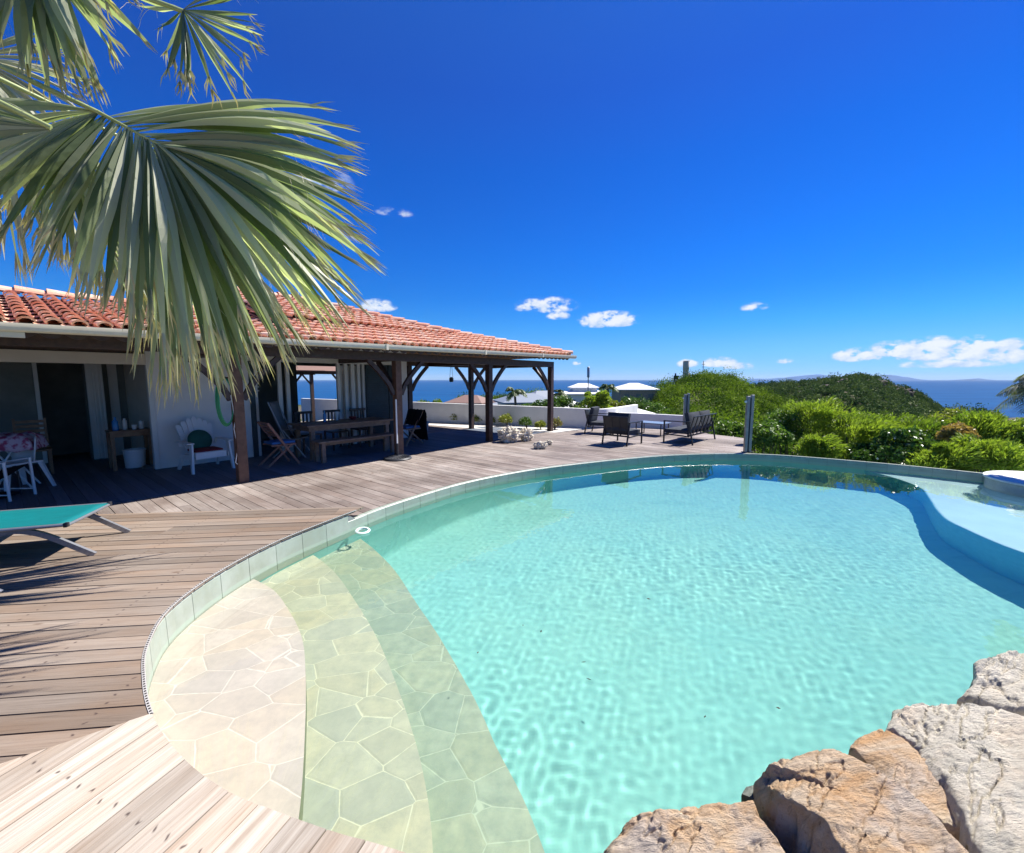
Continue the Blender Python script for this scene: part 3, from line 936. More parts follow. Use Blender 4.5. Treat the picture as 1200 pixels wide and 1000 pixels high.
# ------------------------------------------------------------------ sea, ground and hills
SEA_Z = -38.0
def build_sea():
    bm = bmesh.new()
    NA = 96; rad = [0, 60, 150, 400, 1000, 2500, 6000, 12000, 22000, 40000]
    rings = [[bm.verts.new((0, 0, SEA_Z))]]
    for r in rad[1:]:
        rings.append([bm.verts.new((r * math.cos(2 * math.pi * k / NA), r * math.sin(2 * math.pi * k / NA), SEA_Z)) for k in range(NA)])
    for k in range(NA):
        bm.faces.new((rings[0][0], rings[1][k], rings[1][(k + 1) % NA]))
    for a, b in zip(rings[1:], rings[2:]):
        for k in range(NA):
            bm.faces.new((a[k], b[k], b[(k + 1) % NA], a[(k + 1) % NA]))
    me = bpy.data.meshes.new('sea'); bm.to_mesh(me); bm.free()
    m = bpy.data.materials.new('deep_blue_sea'); m.use_nodes = True
    t = NT(m.node_tree); b = m.node_tree.nodes['Principled BSDF']
    g = t.geo()
    n = t.noise(t.vscale(g, .004, .012, 0), 1.0, 6, 0.7)
    n2 = t.noise(t.vscale(g, .06, .14, 0), 1.0, 6, 0.75)
    c = t.mix(t.ramp(n, [(0.35, 0.0), (0.65, 1.0)]), (0.010, 0.078, 0.205), (0.008, 0.052, 0.16))
    c = t.mix(t.ramp(n2, [(0.66, 0.0), (0.76, 0.5)]), c, (0.35, 0.45, 0.55))
    t.set(b.inputs['Base Color'], c)
    b.inputs['Roughness'].default_value = 0.9
    b.inputs['Specular IOR Level'].default_value = 0.03
    me.materials.append(m)
    o = bpy.data.objects.new('sea', me); COL.objects.link(o)
    struct(o, 'deep blue sea out to the horizon', 'sea')
build_sea()

def interp(lst, x):
    if x <= lst[0][0]: return lst[0][1]
    for (a, b), (c, d) in zip(lst, lst[1:]):
        if x <= c: return b + (d - b) * (x - a) / (c - a)
    return lst[-1][1]
R1 = [(-900, 470), (0, 474), (400, 474), (560, 472), (640, 471), (700, 474), (740, 472), (758, 467), (775, 459), (790, 453), (803, 448), (820, 445), (850, 447), (868, 454), (885, 462), (905, 471), (930, 480), (980, 492), (1060, 502), (1200, 508), (1900, 560)]
R2 = [(700, 520), (830, 470), (860, 452), (900, 453), (950, 450), (975, 446), (990, 443), (1008, 443), (1025, 446), (1042, 454), (1060, 458), (1078, 465), (1092, 474), (1104, 484), (1118, 500), (1150, 520), (1900, 560)]
def zof(py, Y):
    return atY(600, py, Y).z
def terrain_z(px, Y):
    z1 = max(zof(interp(R1, px), 95), SEA_Z - 2)
    z2 = max(zof(interp(R2, px), 430), SEA_Z - 3)
    right = px > 1010
    zn = [(0, -2.2), (11, -2.2), (20, -3.0), (50, min(-4.0, z1 - 3) if px > 745 else -6.5), (95, z1), (130, z1 - 6), (200, -22 if px > 850 else -30), (300, max(-24, z2 - 10)), (430, z2), (520, SEA_Z - 3), (700, SEA_Z - 6)]
    if px < 745:
        zn[4] = (95, min(z1, -1.5))
    return interp(zn, Y)

def build_terrain():
    pxs = np.arange(-1100, 2300, 20); Ys = [0.5, 5, 11, 14, 18, 23, 29, 36, 44, 52, 61, 70, 78, 86, 92, 97, 104, 115, 130, 160, 200, 240, 280, 320, 360, 390, 410, 425, 435, 450, 480, 520, 700]
    vs = []; 
    for Y in Ys:
        for px in pxs:
            X = (px - 600) / F * max(Y, .5)
            z = terrain_z(px, Y)
            a = min(1.0, Y / 60) * (1.2 if Y < 200 else 5.0)
            z += noise.fractal(Vector((X * .05, Y * .05, 3)) if Y < 200 else Vector((X * .02, Y * .02, 9)), 1, 2, 5) * a * (0.5 if Y < 200 else 0.7)
            vs.append((X, Y, z))
    n = len(pxs); fs = [(i * n + k, i * n + k + 1, (i + 1) * n + k + 1, (i + 1) * n + k) for i in range(len(Ys) - 1) for k in range(n - 1)]
    me = bpy.data.meshes.new('hills'); me.from_pydata(vs, [], fs)
    me.polygons.foreach_set('use_smooth', [True] * len(me.polygons))
    m = bpy.data.materials.new('scrubby_hillside'); m.use_nodes = True
    t = NT(m.node_tree); b = m.node_tree.nodes['Principled BSDF']
    g = t.geo()
    n1 = t.noise(g, 0.12, 8, 0.7); n2 = t.noise(g, 0.03, 6, 0.6)
    c = t.mix(t.ramp(n1, [(0.4, 0.0), (0.6, 1.0)]), (0.045, 0.065, 0.022), (0.10, 0.12, 0.04))
    nrm = t.n('ShaderNodeSeparateXYZ', {0: t.n('ShaderNodeNewGeometry').outputs['Normal']})
    c = t.mix(t.ramp(t.math('ADD', n2, t.math('MULTIPLY', n1, .4)), [(0.70, 0.0), (0.80, 0.8)]), c, (0.15, 0.12, 0.095))
    t.set(b.inputs['Base Color'], c); b.inputs['Roughness'].default_value = 0.95; b.inputs['Specular IOR Level'].default_value = 0.1
    t.set(b.inputs['Normal'], t.bump(t.noise(g, 0.4, 8, 0.7), 1.0, 1.0))
    me.materials.append(m)
    o = bpy.data.objects.new('hills', me); COL.objects.link(o)
    struct(o, 'green scrub covered hills falling to the sea', 'hill')
    mb = MB(); mb.add([(-90, -60, -2.3), (90, -60, -2.3), (90, 6, -2.3), (-90, 6, -2.3)], [(0, 1, 2, 3)])
    struct(mb.build('ground', m), 'ground behind and beside the pool terrace', 'ground')
build_terrain()

# far islands, the blue of the distant air put into their colour
def island(name, prof, Y, label, col):
    mb = MB(); n = len(prof); vs = []
    rows = [(-900, -.0), (-300, .55), (0, 1.0), (500, .6), (1600, -.0)]
    ptsx = []
    for i in range(n * 8 - 7):
        s = i / 8; k = min(int(s), n - 2); u = s - k
        ptsx.append((prof[k][0] + (prof[k + 1][0] - prof[k][0]) * u, prof[k][1] + (prof[k + 1][1] - prof[k][1]) * u))
    for dy, f in rows:
        for j_, (px, py) in enumerate(ptsx):
            p = atY(px, py, Y); b0 = SEA_Z - 8
            z = b0 + (p.z - b0) * f * (1 + .10 * noise.noise(Vector((px * .13, dy * .01, 0)))) if f else b0
            vs.append((p.x, Y + dy, z))
    m = len(ptsx)
    mb.add(vs, [(i * m + k, i * m + k + 1, (i + 1) * m + k + 1, (i + 1) * m + k) for i in range(len(rows) - 1) for k in range(m - 1)])
    o = mb.build(name, M_(name + '_rock', col, .95, .05, var=.25, vscale=.002), smooth=180)
    struct(o, label, 'island')
island('far_island', [(862, 446), (880, 444), (900, 444), (915, 443), (935, 441), (950, 439.5), (962, 439.0), (972, 440.5), (990, 443), (1005, 446)], 14000, 'distant blue island with a low ridge', (0.045, 0.115, 0.27))
island('far_island', [(985, 446), (1000, 443), (1015, 441.5), (1030, 440), (1042, 439.5), (1055, 441), (1068, 443), (1080, 446)], 15500, 'distant blue island with twin summits', (0.045, 0.115, 0.27))
island('far_island', [(1140, 446), (1143, 444.5), (1147, 443.5), (1150, 444.6), (1153, 446)], 17000, 'tiny distant islet on the horizon', (0.045, 0.115, 0.27))


# ------------------------------------------------------------------ foliage helpers (numpy leaf quads)
def leaf_mesh(name, centres, dirs, length, width, mat, rnd, curl=0.0, tipv=None):
    """diamond leaves: centres Nx3, dirs Nx3 unit long axis"""
    N = len(centres)
    r = rng.normal(size=(N, 3)); side = np.cross(dirs, r); side /= np.linalg.norm(side, axis=1)[:, None] + 1e-9
    L = (length if hasattr(length, '__len__') else np.full(N, length))[:, None]
    W = (width if hasattr(width, '__len__') else np.full(N, width))[:, None]
    v = np.empty((N, 4, 3))
    v[:, 0] = centres - dirs * L * .5
    v[:, 1] = centres + side * W * .5
    v[:, 2] = centres + dirs * L * .5
    v[:, 3] = centres - side * W * .5
    if curl:
        v[:, 2, 2] -= (L * curl)[:, 0]
    me = bpy.data.meshes.new(name)
    me.vertices.add(N * 4); me.loops.add(N * 4); me.polygons.add(N)
    me.vertices.foreach_set('co', v.ravel())
    me.loops.foreach_set('vertex_index', np.arange(N * 4, dtype=np.int32))
    me.polygons.foreach_set('loop_start', np.arange(N, dtype=np.int32) * 4)
    me.polygons.foreach_set('loop_total', np.full(N, 4, dtype=np.int32))
    a = me.attributes.new('rnd', 'FLOAT', 'FACE'); a.data.foreach_set('value', np.asarray(rnd, dtype=np.float32))
    me.materials.append(mat)
    me.update(calc_edges=True)
    o = bpy.data.objects.new(name, me); COL.objects.link(o)
    return o

def rand_dirs(N, up=0.3):
    d = rng.normal(size=(N, 3)); d[:, 2] += up
    return d / np.linalg.norm(d, axis=1)[:, None]

def clump_points(c, rad, n, flat=0.8):
    """points near the upper shell of lumpy blobs"""
    d = rng.normal(size=(n, 3)); d /= np.linalg.norm(d, axis=1)[:, None]
    rr_ = rad * (0.72 + 0.32 * rng.rand(n)) * (1 + 0.22 * np.sin(d[:, 0] * 5 + c[0] * 3) * np.cos(d[:, 1] * 4 + c[1] * 2))
    p = d * rr_[:, None]; p[:, 2] *= flat
    p[:, 2] = np.where(p[:, 2] < -rad * .35, -p[:, 2] * .5, p[:, 2])
    return p + np.asarray(c)

L_HILL = mat_leaf('hill_scrub_leaf', (0.030, 0.070, 0.010), (0.21, 0.29, 0.030), transl=0.25, rough=.8, spec=.08)
L_HILL2 = mat_leaf('far_scrub_leaf', (0.040, 0.080, 0.026), (0.13, 0.175, 0.055), transl=0.15, rough=.9, spec=.05)
L_FEATH = mat_leaf('feathery_leaf', (0.12, 0.20, 0.022), (0.38, 0.45, 0.060), transl=0.45)
L_DARK = mat_leaf('dark_glossy_leaf', (0.04, 0.095, 0.016), (0.15, 0.24, 0.04), transl=0.25, rough=.35)
L_MID = mat_leaf('mid_green_leaf', (0.06, 0.13, 0.02), (0.17, 0.26, 0.045), transl=0.35)
L_YEL = mat_leaf('yellow_green_leaf', (0.16, 0.20, 0.025), (0.36, 0.36, 0.07), transl=0.35)
L_RED = mat_leaf('reddish_leaf', (0.26, 0.16, 0.09), (0.20, 0.24, 0.06), transl=0.3)
L_FLOW = mat_leaf('white_petal', (0.62, 0.58, 0.52), (0.7, 0.66, 0.62), transl=0.3)
L_ORNG = mat_leaf('ochre_dry_leaf', (0.34, 0.20, 0.06), (0.45, 0.32, 0.10), transl=0.3)
STEM = M_('brown_stem', (0.11, 0.08, 0.055), .9)

def scrub(name, label, pxr, Yr, dens, rad, leaf, nleaf, mat, minfn=None):
    C = []; Dd = []; Ls = []; Rn = []
    n = 0
    while n < dens:
        Y = math.sqrt(random.uniform(Yr[0] ** 2, Yr[1] ** 2)); px = random.uniform(*pxr)
        if minfn and not minfn(px, Y): 
            n += 1; continue
        X = (px - 600) / F * Y
        z = terrain_z(px, Y)
        if z < SEA_Z + 2: n += 1; continue
        r = rad * random.uniform(0.45, 1.1) * (1.6 if random.random() < .15 else 1)
        base = random.random() ** 1.3
        p = clump_points((X, Y, z + r * .45), r, nleaf)
        C.append(p); Dd.append(rand_dirs(nleaf, .5)); Ls.append(np.full(nleaf, leaf) * rng.uniform(.6, 1.4, nleaf))
        Rn.append(np.clip(base * .95 + rng.rand(nleaf) * .18 - .05, 0, 1))
        n += 1
    C = np.concatenate(C); Dd = np.concatenate(Dd); Ls = np.concatenate(Ls); Rn = np.concatenate(Rn)
    o = leaf_mesh(name, C, Dd, Ls, Ls * .6, mat, Rn)
    o['kind'] = 'stuff'; o['label'] = label; o['category'] = 'scrub'
    return o
scrub('hill_scrub', 'dense green scrub covering the near hill', (540, 1300), (24, 103), 1700, 1.75, .25, 370, L_HILL, lambda px, Y: not (px < 748 and Y < 40))
scrub('headland_scrub', 'darker scrub on the far headland', (820, 1160), (180, 440), 1000, 4.6, 1.2, 170, L_HILL2)

def shrub(px, Y, ztop, zb, rad, label, mat, n=2600, leaf=.07, group=None, feath=False, flowers=0, fmat=None, name='shrub', asp=.45, flat=None):
    X = (px - 600) / F * Y
    root = thing(name, label, 'shrub', (X, Y, zb), 0, group)
    h = ztop - zb
    C = []; Dd = []; Rn = []
    nb = 14
    for k in range(nb):
        a = random.uniform(0, 6.28); q = random.random() ** .6 * rad * .75
        cr = rad * random.uniform(.22, .6)
        jut = random.uniform(-.12, .22) * rad
        c = (q * math.cos(a), q * math.sin(a), h - cr * (.9 if k < 5 else random.uniform(1.0, 2.4)) + jut)
        m = n // nb
        p = clump_points(c, cr, m, .95)
        C.append(p)
        if feath:
            d = p - np.array([c[0] * .4, c[1] * .4, c[2] - cr * 1.4]); d /= np.linalg.norm(d, axis=1)[:, None]
            d += rng.normal(size=d.shape) * .28; d[:, 2] -= .1; d[:, 0] += .25
            d /= np.linalg.norm(d, axis=1)[:, None]
        else:
            d = rand_dirs(m, .4)
        Dd.append(d); b0 = random.random()
        Rn.append(np.clip(b0 * .5 + rng.rand(m) * .5, 0, 1))
    C = np.concatenate(C); Dd = np.concatenate(Dd); Rn = np.concatenate(Rn)
    Ls = leaf * rng.uniform(.6, 1.4, len(C))
    o = leaf_mesh('foliage', C, Dd, Ls, Ls * asp, mat, Rn, curl=.15); o.parent = root
    mb = MB()
    for k in range(6):
        a = random.uniform(0, 6.28); q = rad * .45
        mb.tube([(0.02 * k, 0, 0), (q * .5 * math.cos(a), q * .5 * math.sin(a), h * .45), (q * math.cos(a), q * math.sin(a), h * .85)], [.03, .02, .008], 6)
    mb.build('stem', STEM, root)
    if flowers:
        idx = rng.choice(len(C), flowers)
        p = C[idx] * np.array([1.03, 1.03, 1.0]) + rng.normal(size=(flowers, 3)) * .02
        c_, d_ = [], []
        for k in range(4):
            c_.append(p + rng.normal(size=p.shape) * .012); d_.append(rand_dirs(len(p), .2))
        o = leaf_mesh('blossoms', np.concatenate(c_), np.concatenate(d_), .06, .045, fmat or L_FLOW, rng.rand(4 * len(p))); o.parent = root
    return root


# ------------------------------------------------------------------ house and covered terrace, in the house's own axes (x along the facade, y into the house)
house = thing('terrace_house', 'white rendered house with red barrel tile roof and a covered terrace on dark posts', 'house', A0, PHI)

def eave_z(t):      # the gutter falls slightly towards the left
    return 2.345 + 0.0125 * t

def mat_tiles():
    m = bpy.data.materials.new('barrel_clay_tiles'); m.use_nodes = True
    t = NT(m.node_tree); b = m.node_tree.nodes['Principled BSDF']
    r = t.attr('rnd'); o = t.obj()
    c = t.ramp(r, [(0.0, (0.60, 0.26, 0.16)), (0.3, (0.70, 0.36, 0.24)), (0.55, (0.64, 0.29, 0.18)), (0.75, (0.76, 0.50, 0.36)), (0.9, (0.50, 0.20, 0.13)), (1.0, (0.74, 0.58, 0.45))])
    n = t.noise(o, 6, 6, 0.65)
    c = t.mix(t.ramp(n, [(0.40, 0.0), (0.66, 0.7)]), c, (0.72, 0.54, 0.42))
    c = t.mix(t.ramp(t.noise(o, 15, 5, .7), [(0.30, 0.5), (0.42, 0.0)]), c, (0.20, 0.085, 0.06))
    t.set(b.inputs['Base Color'], c); b.inputs['Roughness'].default_value = 0.85; b.inputs['Specular IOR Level'].default_value = .25
    t.set(b.inputs['Normal'], t.bump(t.noise(o, 40, 5), 0.4, 0.004))
    return m
TILE = mat_tiles()

def tile_face(p0, along, up, W, Hh, clips, mb, seed=0):
    """barrel tiles over the plane p0 + along*s + up*v; overlapping courses"""
    al = Vector(along).normalized(); u = Vector(up).normalized(); nrm = al.cross(u).normalized()
    cw, ch = 0.215, 0.37
    rr = random.Random(seed)
    nc = int(W / cw) + 1; nr = int(Hh / ch) + 1
    bm = bmesh.new(); lay = bm.faces.layers.float.new('rnd')
    for r_ in range(nr):
        for c_ in range(nc):
            s0 = c_ * cw + rr.uniform(-.006, .006); v0 = r_ * ch + rr.uniform(-.012, .012); rv = rr.random()
            rv2 = rr.random(); sk = rr.uniform(-.012, .012)
            # cover tile
            S = 8
            vv = []
            for k in range(2):
                v_ = v0 + (ch + .05) * k
                rad = cw * (.36 if k == 0 else .29)
                lift = 0.050 if k == 0 else 0.012
                for i in range(S + 1):
                    a = math.pi * i / S
                    vv.append(bm.verts.new(Vector(p0) + al * (s0 + cw * .5 + sk * k - math.cos(a) * rad) + u * v_ + nrm * (math.sin(a) * rad * .8 + lift - .02)))
            # thickness at the lower end
            v3 = []
            for i in range(S + 1):
                a = math.pi * i / S; rad = cw * .36 - .016
                v3.append(bm.verts.new(Vector(p0) + al * (s0 + cw * .5 - math.cos(a) * rad) + u * (v0 + .004) + nrm * (math.sin(a) * rad * .8 + .050 - .032)))
            for i in range(S):
                f = bm.faces.new((vv[i], vv[i + 1], vv[S + 1 + i + 1], vv[S + 1 + i])); f[lay] = rv; f.smooth = True
                f = bm.faces.new((v3[i + 1], v3[i], vv[i], vv[i + 1])[::-1]); f[lay] = rv
            # pan tile (concave) between covers
            pv = []
            for k in range(2):
                v_ = v0 + (ch + .05) * k
                for i in range(5):
                    a = math.pi * i / 4
                    pv.append(bm.verts.new(Vector(p0) + al * (s0 + cw - math.cos(a) * cw * .30) + u * v_ + nrm * (-math.sin(a) * .035 + (.028 if k == 0 else .0))))
            for i in range(4):
                f = bm.faces.new((pv[i], pv[i + 1], pv[5 + i + 1], pv[5 + i])); f[lay] = rv2; f.smooth = True
    for co, no in clips:
        bmesh.ops.bisect_plane(bm, geom=bm.verts[:] + bm.edges[:] + bm.faces[:], plane_co=co, plane_no=no, clear_outer=True)
    o = len(mb.v)
    bm.verts.index_update()
    for v in bm.verts: mb.v.append(tuple(v.co))
    for f in bm.faces:
        mb.f.append([v.index + o for v in f.verts]); mb.m.append(0); mb.at.append(f[lay])
    bm.free()

def roof_quad(mb, poly, th):
    """thin solid under the tiles"""
    a, b, c = [Vector(p) for p in poly[:3]]
    nr = (b - a).cross(c - a).normalized()
    if nr.z < 0: nr = -nr
    n = len(poly)
    vs = [Vector(p) for p in poly] + [Vector(p) - nr * th for p in poly]
    fs = [tuple(range(n)), tuple(range(n, 2 * n))[::-1]] + [((i + 1) % n, i, n + i, n + (i + 1) % n) for i in range(n)]
    mb.add(vs, fs)

T0, T1 = -9.0, 9.35     # roof ends
NE = -0.60
# --- terrace and front slope roof: left part lower ridge, right part hip
def build_roof():
    mb = MB()
    zr = 3.12
    # left part  t -9 .. 1.0
    e0, e1 = Vector((T0, NE, eave_z(T0))), Vector((1.05, NE, eave_z(1.05)))
    rgL = 3.0
    r0 = Vector((T0, rgL, zr + 0.0125 * T0)); r1 = Vector((1.05, rgL, zr))
    al = (e1 - e0); up = (r0 - e0)
    tile_face(e0, al, up, al.length - .1, up.length - .1, [], mb, 1)
    # right part with hip
    k = 3.7; zr2 = 3.36
    a = Vector((1.05, NE, eave_z(1.05))); b = Vector((T1, NE, eave_z(T1)))
    c = Vector((T1 - k, NE + k, zr2)); d = Vector((1.05, NE + k, zr2))
    up = (d - a); al = (b - a)
    al.normalize(); up = (up - al * up.dot(al))
    hip = (c - b).normalized(); nh = hip.cross(Vector((0, 0, 1))).normalized()
    if nh.dot(Vector((1, -0.0, 0))) < 0: nh = -nh
    tile_face(a, al, up, (b - a).length + .05, up.length, [(b + nh * .02, nh)], mb, 2)
    # end slope
    e = Vector((T1, NE + 2 * k, eave_z(T1)))
    al2 = (e - b).normalized(); up2 = (c - b); up2 = up2 - al2 * up2.dot(al2)
    hip2 = (c - e).normalized(); nh2 = hip2.cross(Vector((0, 0, 1))).normalized()
    if nh2.y < 0: nh2 = -nh2
    tile_face(b, al2, up2, 2 * k, up2.length, [(b - nh * .02, -nh), (e + nh2 * .02, nh2)], mb, 3)
    # back slope (sheet of tiles)
    # hip caps
    def caps(p, q, mb, s=.36):
        n = int((q - p).length / s); d_ = (q - p).normalized(); sd = d_.cross(Vector((0, 0, 1))).normalized(); u_ = sd.cross(d_)
        for i in range(n):
            c0 = p + d_ * (i * s); c1 = p + d_ * (i * s + s + .06)
            vs = []; S = 8
            for kk, (cc, rad, lf) in enumerate(((c0, .115, .04), (c1, .095, .01))):
                for j_ in range(S + 1):
                    an = math.pi * j_ / S
                    vs.append(cc + sd * math.cos(an) * rad + u_ * (math.sin(an) * rad * .85 + lf + .02))
            mb.ca = random.random()
            mb.add(vs, [(j_, j_ + 1, S + 1 + j_ + 1, S + 1 + j_) for j_ in range(S)])
    caps(b, c, mb); caps(d, c, mb); caps(Vector((T0, rgL, zr + .0125 * T0)), r1, mb); caps(e, c, mb)
    # main house roof rising behind the terrace roof
    w0, w1, n0, n1 = 1.05, 6.0, 1.3, 7.3
    zb_, zt = 2.98, 3.86
    mid = (n0 + n1) / 2; kk = mid - n0
    A_, B_ = Vector((w0, n0, zb_)), Vector((w1, n0, zb_)); C_ = Vector((w1 - kk * .88, mid, zt)); D_ = Vector((w0, mid, zt))
    al = (B_ - A_).normalized(); up = D_ - A_
    hp_ = (C_ - B_).normalized(); nh_ = hp_.cross(Vector((0, 0, 1))).normalized()
    if nh_.x < 0: nh_ = -nh_
    tile_face(A_, al, up, (B_ - A_).length, up.length, [(B_, nh_)], mb, 4)
    caps(B_, C_, mb); caps(D_, C_, mb)
    E_ = Vector((w1, n1, zb_)); al2 = (E_ - B_).normalized(); up2 = C_ - B_; up2 = up2 - al2 * up2.dot(al2)
    hp3 = (C_ - E_).normalized(); nh3 = hp3.cross(Vector((0, 0, 1))).normalized()
    if nh3.y < 0: nh3 = -nh3
    tile_face(B_, al2, up2, (E_ - B_).length, up2.length, [(B_, -nh_), (E_, nh3)], mb, 5)
    o = mb.build('roof', TILE, house, rnd=True)
    # boards under the tiles, seen from below
    mc = MB()
    roof_quad(mc, [(T0, NE + .02, eave_z(T0) - .02), (1.05, NE + .02, eave_z(1.05) - .02), (1.05, rgL, zr - .02), (T0, rgL, zr + .0125 * T0 - .02)], .03)
    roof_quad(mc, [(1.05, NE + .02, eave_z(1.05) - .02), (T1 - .02, NE + .02, eave_z(T1) - .02), (T1 - k, NE + k, zr2 - .02), (1.05, NE + k, zr2 - .02)], .03)
    roof_quad(mc, [(T1 - .02, NE + .02, eave_z(T1) - .02), (T1 - .02, NE + 2 * k, eave_z(T1) - .02), (T1 - k, NE + k, zr2 - .02)], .03)
    roof_quad(mc, [(5.2, NE + 2 * k, eave_z(T1) - .02), (5.2, NE + k, zr2 - .02), (T1 - k, NE + k, zr2 - .02), (T1 - .02, NE + 2 * k, eave_z(T1) - .02)], .03)
    roof_quad(mc, [(T0, 6.6, 2.3), (1.05, 6.6, 2.3), (1.05, rgL, zr - .021), (T0, rgL, zr + .0125 * T0 - .021)], .03)
    mc.build('soffit', REDCEIL, house)
    mc = MB()
    roof_quad(mc, [A_ - Vector((0, 0, .03)), B_ - Vector((0, 0, .03)), C_ - Vector((0, 0, .03)), D_ - Vector((0, 0, .03))], .04)
    roof_quad(mc, [B_ - Vector((0, 0, .03)), E_ - Vector((0, 0, .03)), C_ - Vector((0, 0, .03))], .04)
    roof_quad(mc, [D_ - Vector((0, 0, .03)), C_ - Vector((0, 0, .03)), E_ - Vector((0, 0, .03)), (w0, n1, zb_ - .03)], .04)
    mc.build('attic', BROOF, house)
build_roof()

# gutter: half-round profile with joints, follows the slightly sloping eave
mb = MB()
def gutter(mb, p, q):
    p, q = Vector(p), Vector(q); d = (q - p).normalized(); sd = d.cross(Vector((0, 0, 1))).normalized()
    prof = [(-.062, .045), (-.068, .045), (-.066, .0), (-.05, -.035), (-.02, -.05), (.02, -.05), (.05, -.035), (.062, 0.0), (.062, .045), (.054, .045), (.05, 0), (.0, -.038), (-.055, 0.0)]
    m = len(prof)
    vs = [c + sd * a + Vector((0, 0, b)) for c in (p, q) for a, b in prof]
    mb.add(vs, [(i, (i + 1) % m, m + (i + 1) % m, m + i) for i in range(m)] + [tuple(range(m))[::-1], tuple(range(m, 2 * m))])
gz = lambda t: eave_z(t) - .045
seg = [T0, -6, -3.3, -.4, 2.4, 5.2, 7.6, T1 + .12]
for a, b in zip(seg, seg[1:]):
    gutter(mb, (a, NE - .05, gz(a)), (b, NE - .05, gz(b)))
for a in seg[1:-1]:
    mb.box((a, NE - .05, gz(a) - .003), (.05, .15, .112))
mb.build('gutter', GUTTER, house, smooth=30)
mb = MB()   # scalloped tile undersides and dark fascia below the gutter
for i in range(84):
    t0 = -8.6 + i * .215
    if t0 > T1 - .2: break
    z = eave_z(t0) - .09
    pts = [(t0 + .215 * k / 8, NE + .03, z - .055 * abs(math.sin(math.pi * k / 8))) for k in range(9)]
    top = [(x, y, z + .07) for x, y, _ in pts]
    bk = [(x, y + .03, zz) for x, y, zz in pts]
    vs = pts + top + bk
    mb.add(vs, [(k, k + 1, 9 + k + 1, 9 + k) for k in range(8)] + [(k + 1, k, 18 + k, 18 + k + 1) for k in range(8)])
mb.build('fascia', DARKWOOD, house)

# walls
WT = 0.22
NW = 2.35
mb = MB()
mb.bx(-.62, 1.0, NW, NW + WT, 0, 2.75)                       # white wall behind the plastic armchair
mb.bx(4.76, 5.14, NW, NW + WT, 0, 2.75)                      # end pier
mb.bx(1.0, 4.76, NW + .01, NW + WT, 2.10, 2.75)              # over the openings
mb.build('front_wall', WHITE_WALL, house, bevel=.006)
mb = MB(); mb.bx(-.70, -.62, NW - .03, NW + .10, 0, 2.35); mb.build('corner_trim', PALE_PAINT, house, bevel=.005)
mb = MB(); mb.bx(-.62, -.46, NW + WT, 6.2, 0, 2.7); mb.build('inner_side_wall', BEIGE, house)
mb = MB()
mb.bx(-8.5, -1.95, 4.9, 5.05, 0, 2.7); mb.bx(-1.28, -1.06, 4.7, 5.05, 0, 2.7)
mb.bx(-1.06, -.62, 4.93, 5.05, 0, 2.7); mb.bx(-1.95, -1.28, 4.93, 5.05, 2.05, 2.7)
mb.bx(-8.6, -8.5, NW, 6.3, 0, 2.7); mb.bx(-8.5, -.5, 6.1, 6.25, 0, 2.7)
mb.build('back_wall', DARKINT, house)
mb = MB()
mb.bx(-.9, -.75, 4.88, 4.925, .0, 2.1); mb.bx(-1.27, -1.20, 4.62, 4.70, 0, 2.6); mb.bx(-1.13, -1.06, 4.62, 4.70, 0, 2.6); mb.bx(-1.99, -1.93, 4.84, 4.90, 0, 2.08)
mb.build('door_frame', PALE_PAINT, house, bevel=.004)
mb = MB()
for k in range(9):
    mb.tube([(-1.19 + k * .02, 4.62 + .012 * math.sin(k * 2.1), .02), (-1.19 + k * .02, 4.64 + .012 * math.sin(k * 2.1), 2.5)], .016, 6)
mb.build('curtain', PALE_PAINT, house, smooth=60)
mb = MB(); mb.bx(-8.5, -.70, NW - .05, NW + .10, 1.97, 2.165); mb.build('header', BEIGE, house, bevel=.006)
mb = MB(); mb.bx(-8.5, -.70, NW + .0, NW + .06, 2.165, 2.75); mb.build('upper_panel', DARKWOOD, house)
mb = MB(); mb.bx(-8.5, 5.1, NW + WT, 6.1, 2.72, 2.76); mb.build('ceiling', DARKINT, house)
mb = MB(); mb.box((-3.0, NE - .03, 2.19), (1.5, .05, .06)); mb.build('blind_cassette', GUTTER, house, bevel=.004)
# house body around the through room
mb = MB()
mb.bx(5.0, 5.14, NW + WT, 5.35, 0, 2.75)
mb.bx(1.0, 3.30, 5.25, 5.40, 0, 2.75); mb.bx(4.95, 5.0, 5.25, 5.40, 0, 2.75); mb.bx(3.30, 4.95, 5.25, 5.40, 2.12, 2.75)
mb.bx(1.0, 1.06, NW + WT, 5.25, 0, 2.75)
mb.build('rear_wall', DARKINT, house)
# shutters and sliding door frames in the terrace openings
mb = MB(); mb.bx(1.0, 1.10, NW - .02, NW + .03, 0, 2.1); mb.build('shutter', BLUESHUT, house)
mb = MB(); mb.bx(4.50, 4.74, NW - .03, NW + .02, 0.02, 2.08); mb.build('shutter', BLUESHUT, house)
mb = MB(); mb.bx(3.80, 4.46, NW - .04, NW + .01, 0.02, 2.08)
for k in range(18):
    mb.box((4.13, NW - .05, .15 + k * .107), (.60, .012, .06))
mb.build('shutter', BLUESHUT, house, bevel=.004)
mb = MB()
for a, b in ((1.10, 1.17), (1.60, 1.69), (1.78, 1.86), (3.02, 3.10), (3.22, 3.30), (3.40, 3.50), (3.58, 3.66), (3.72, 3.79)):
    mb.bx(a, b, NW + .02, NW + .09, 0, 2.1)
mb.bx(1.10, 4.74, NW - .03, NW + .0, 2.10, 2.21)
mb.build('sliding_door_frame', PALE_PAINT, house, bevel=.004)
mb = MB()
for k in range(22):
    t0 = 3.10 + k * .03
    mb.tube([(t0, NW + .14 + .02 * math.sin(k * 1.9), .04), (t0, NW + .15 + .02 * math.sin(k * 1.9), 2.06)], .017, 6)
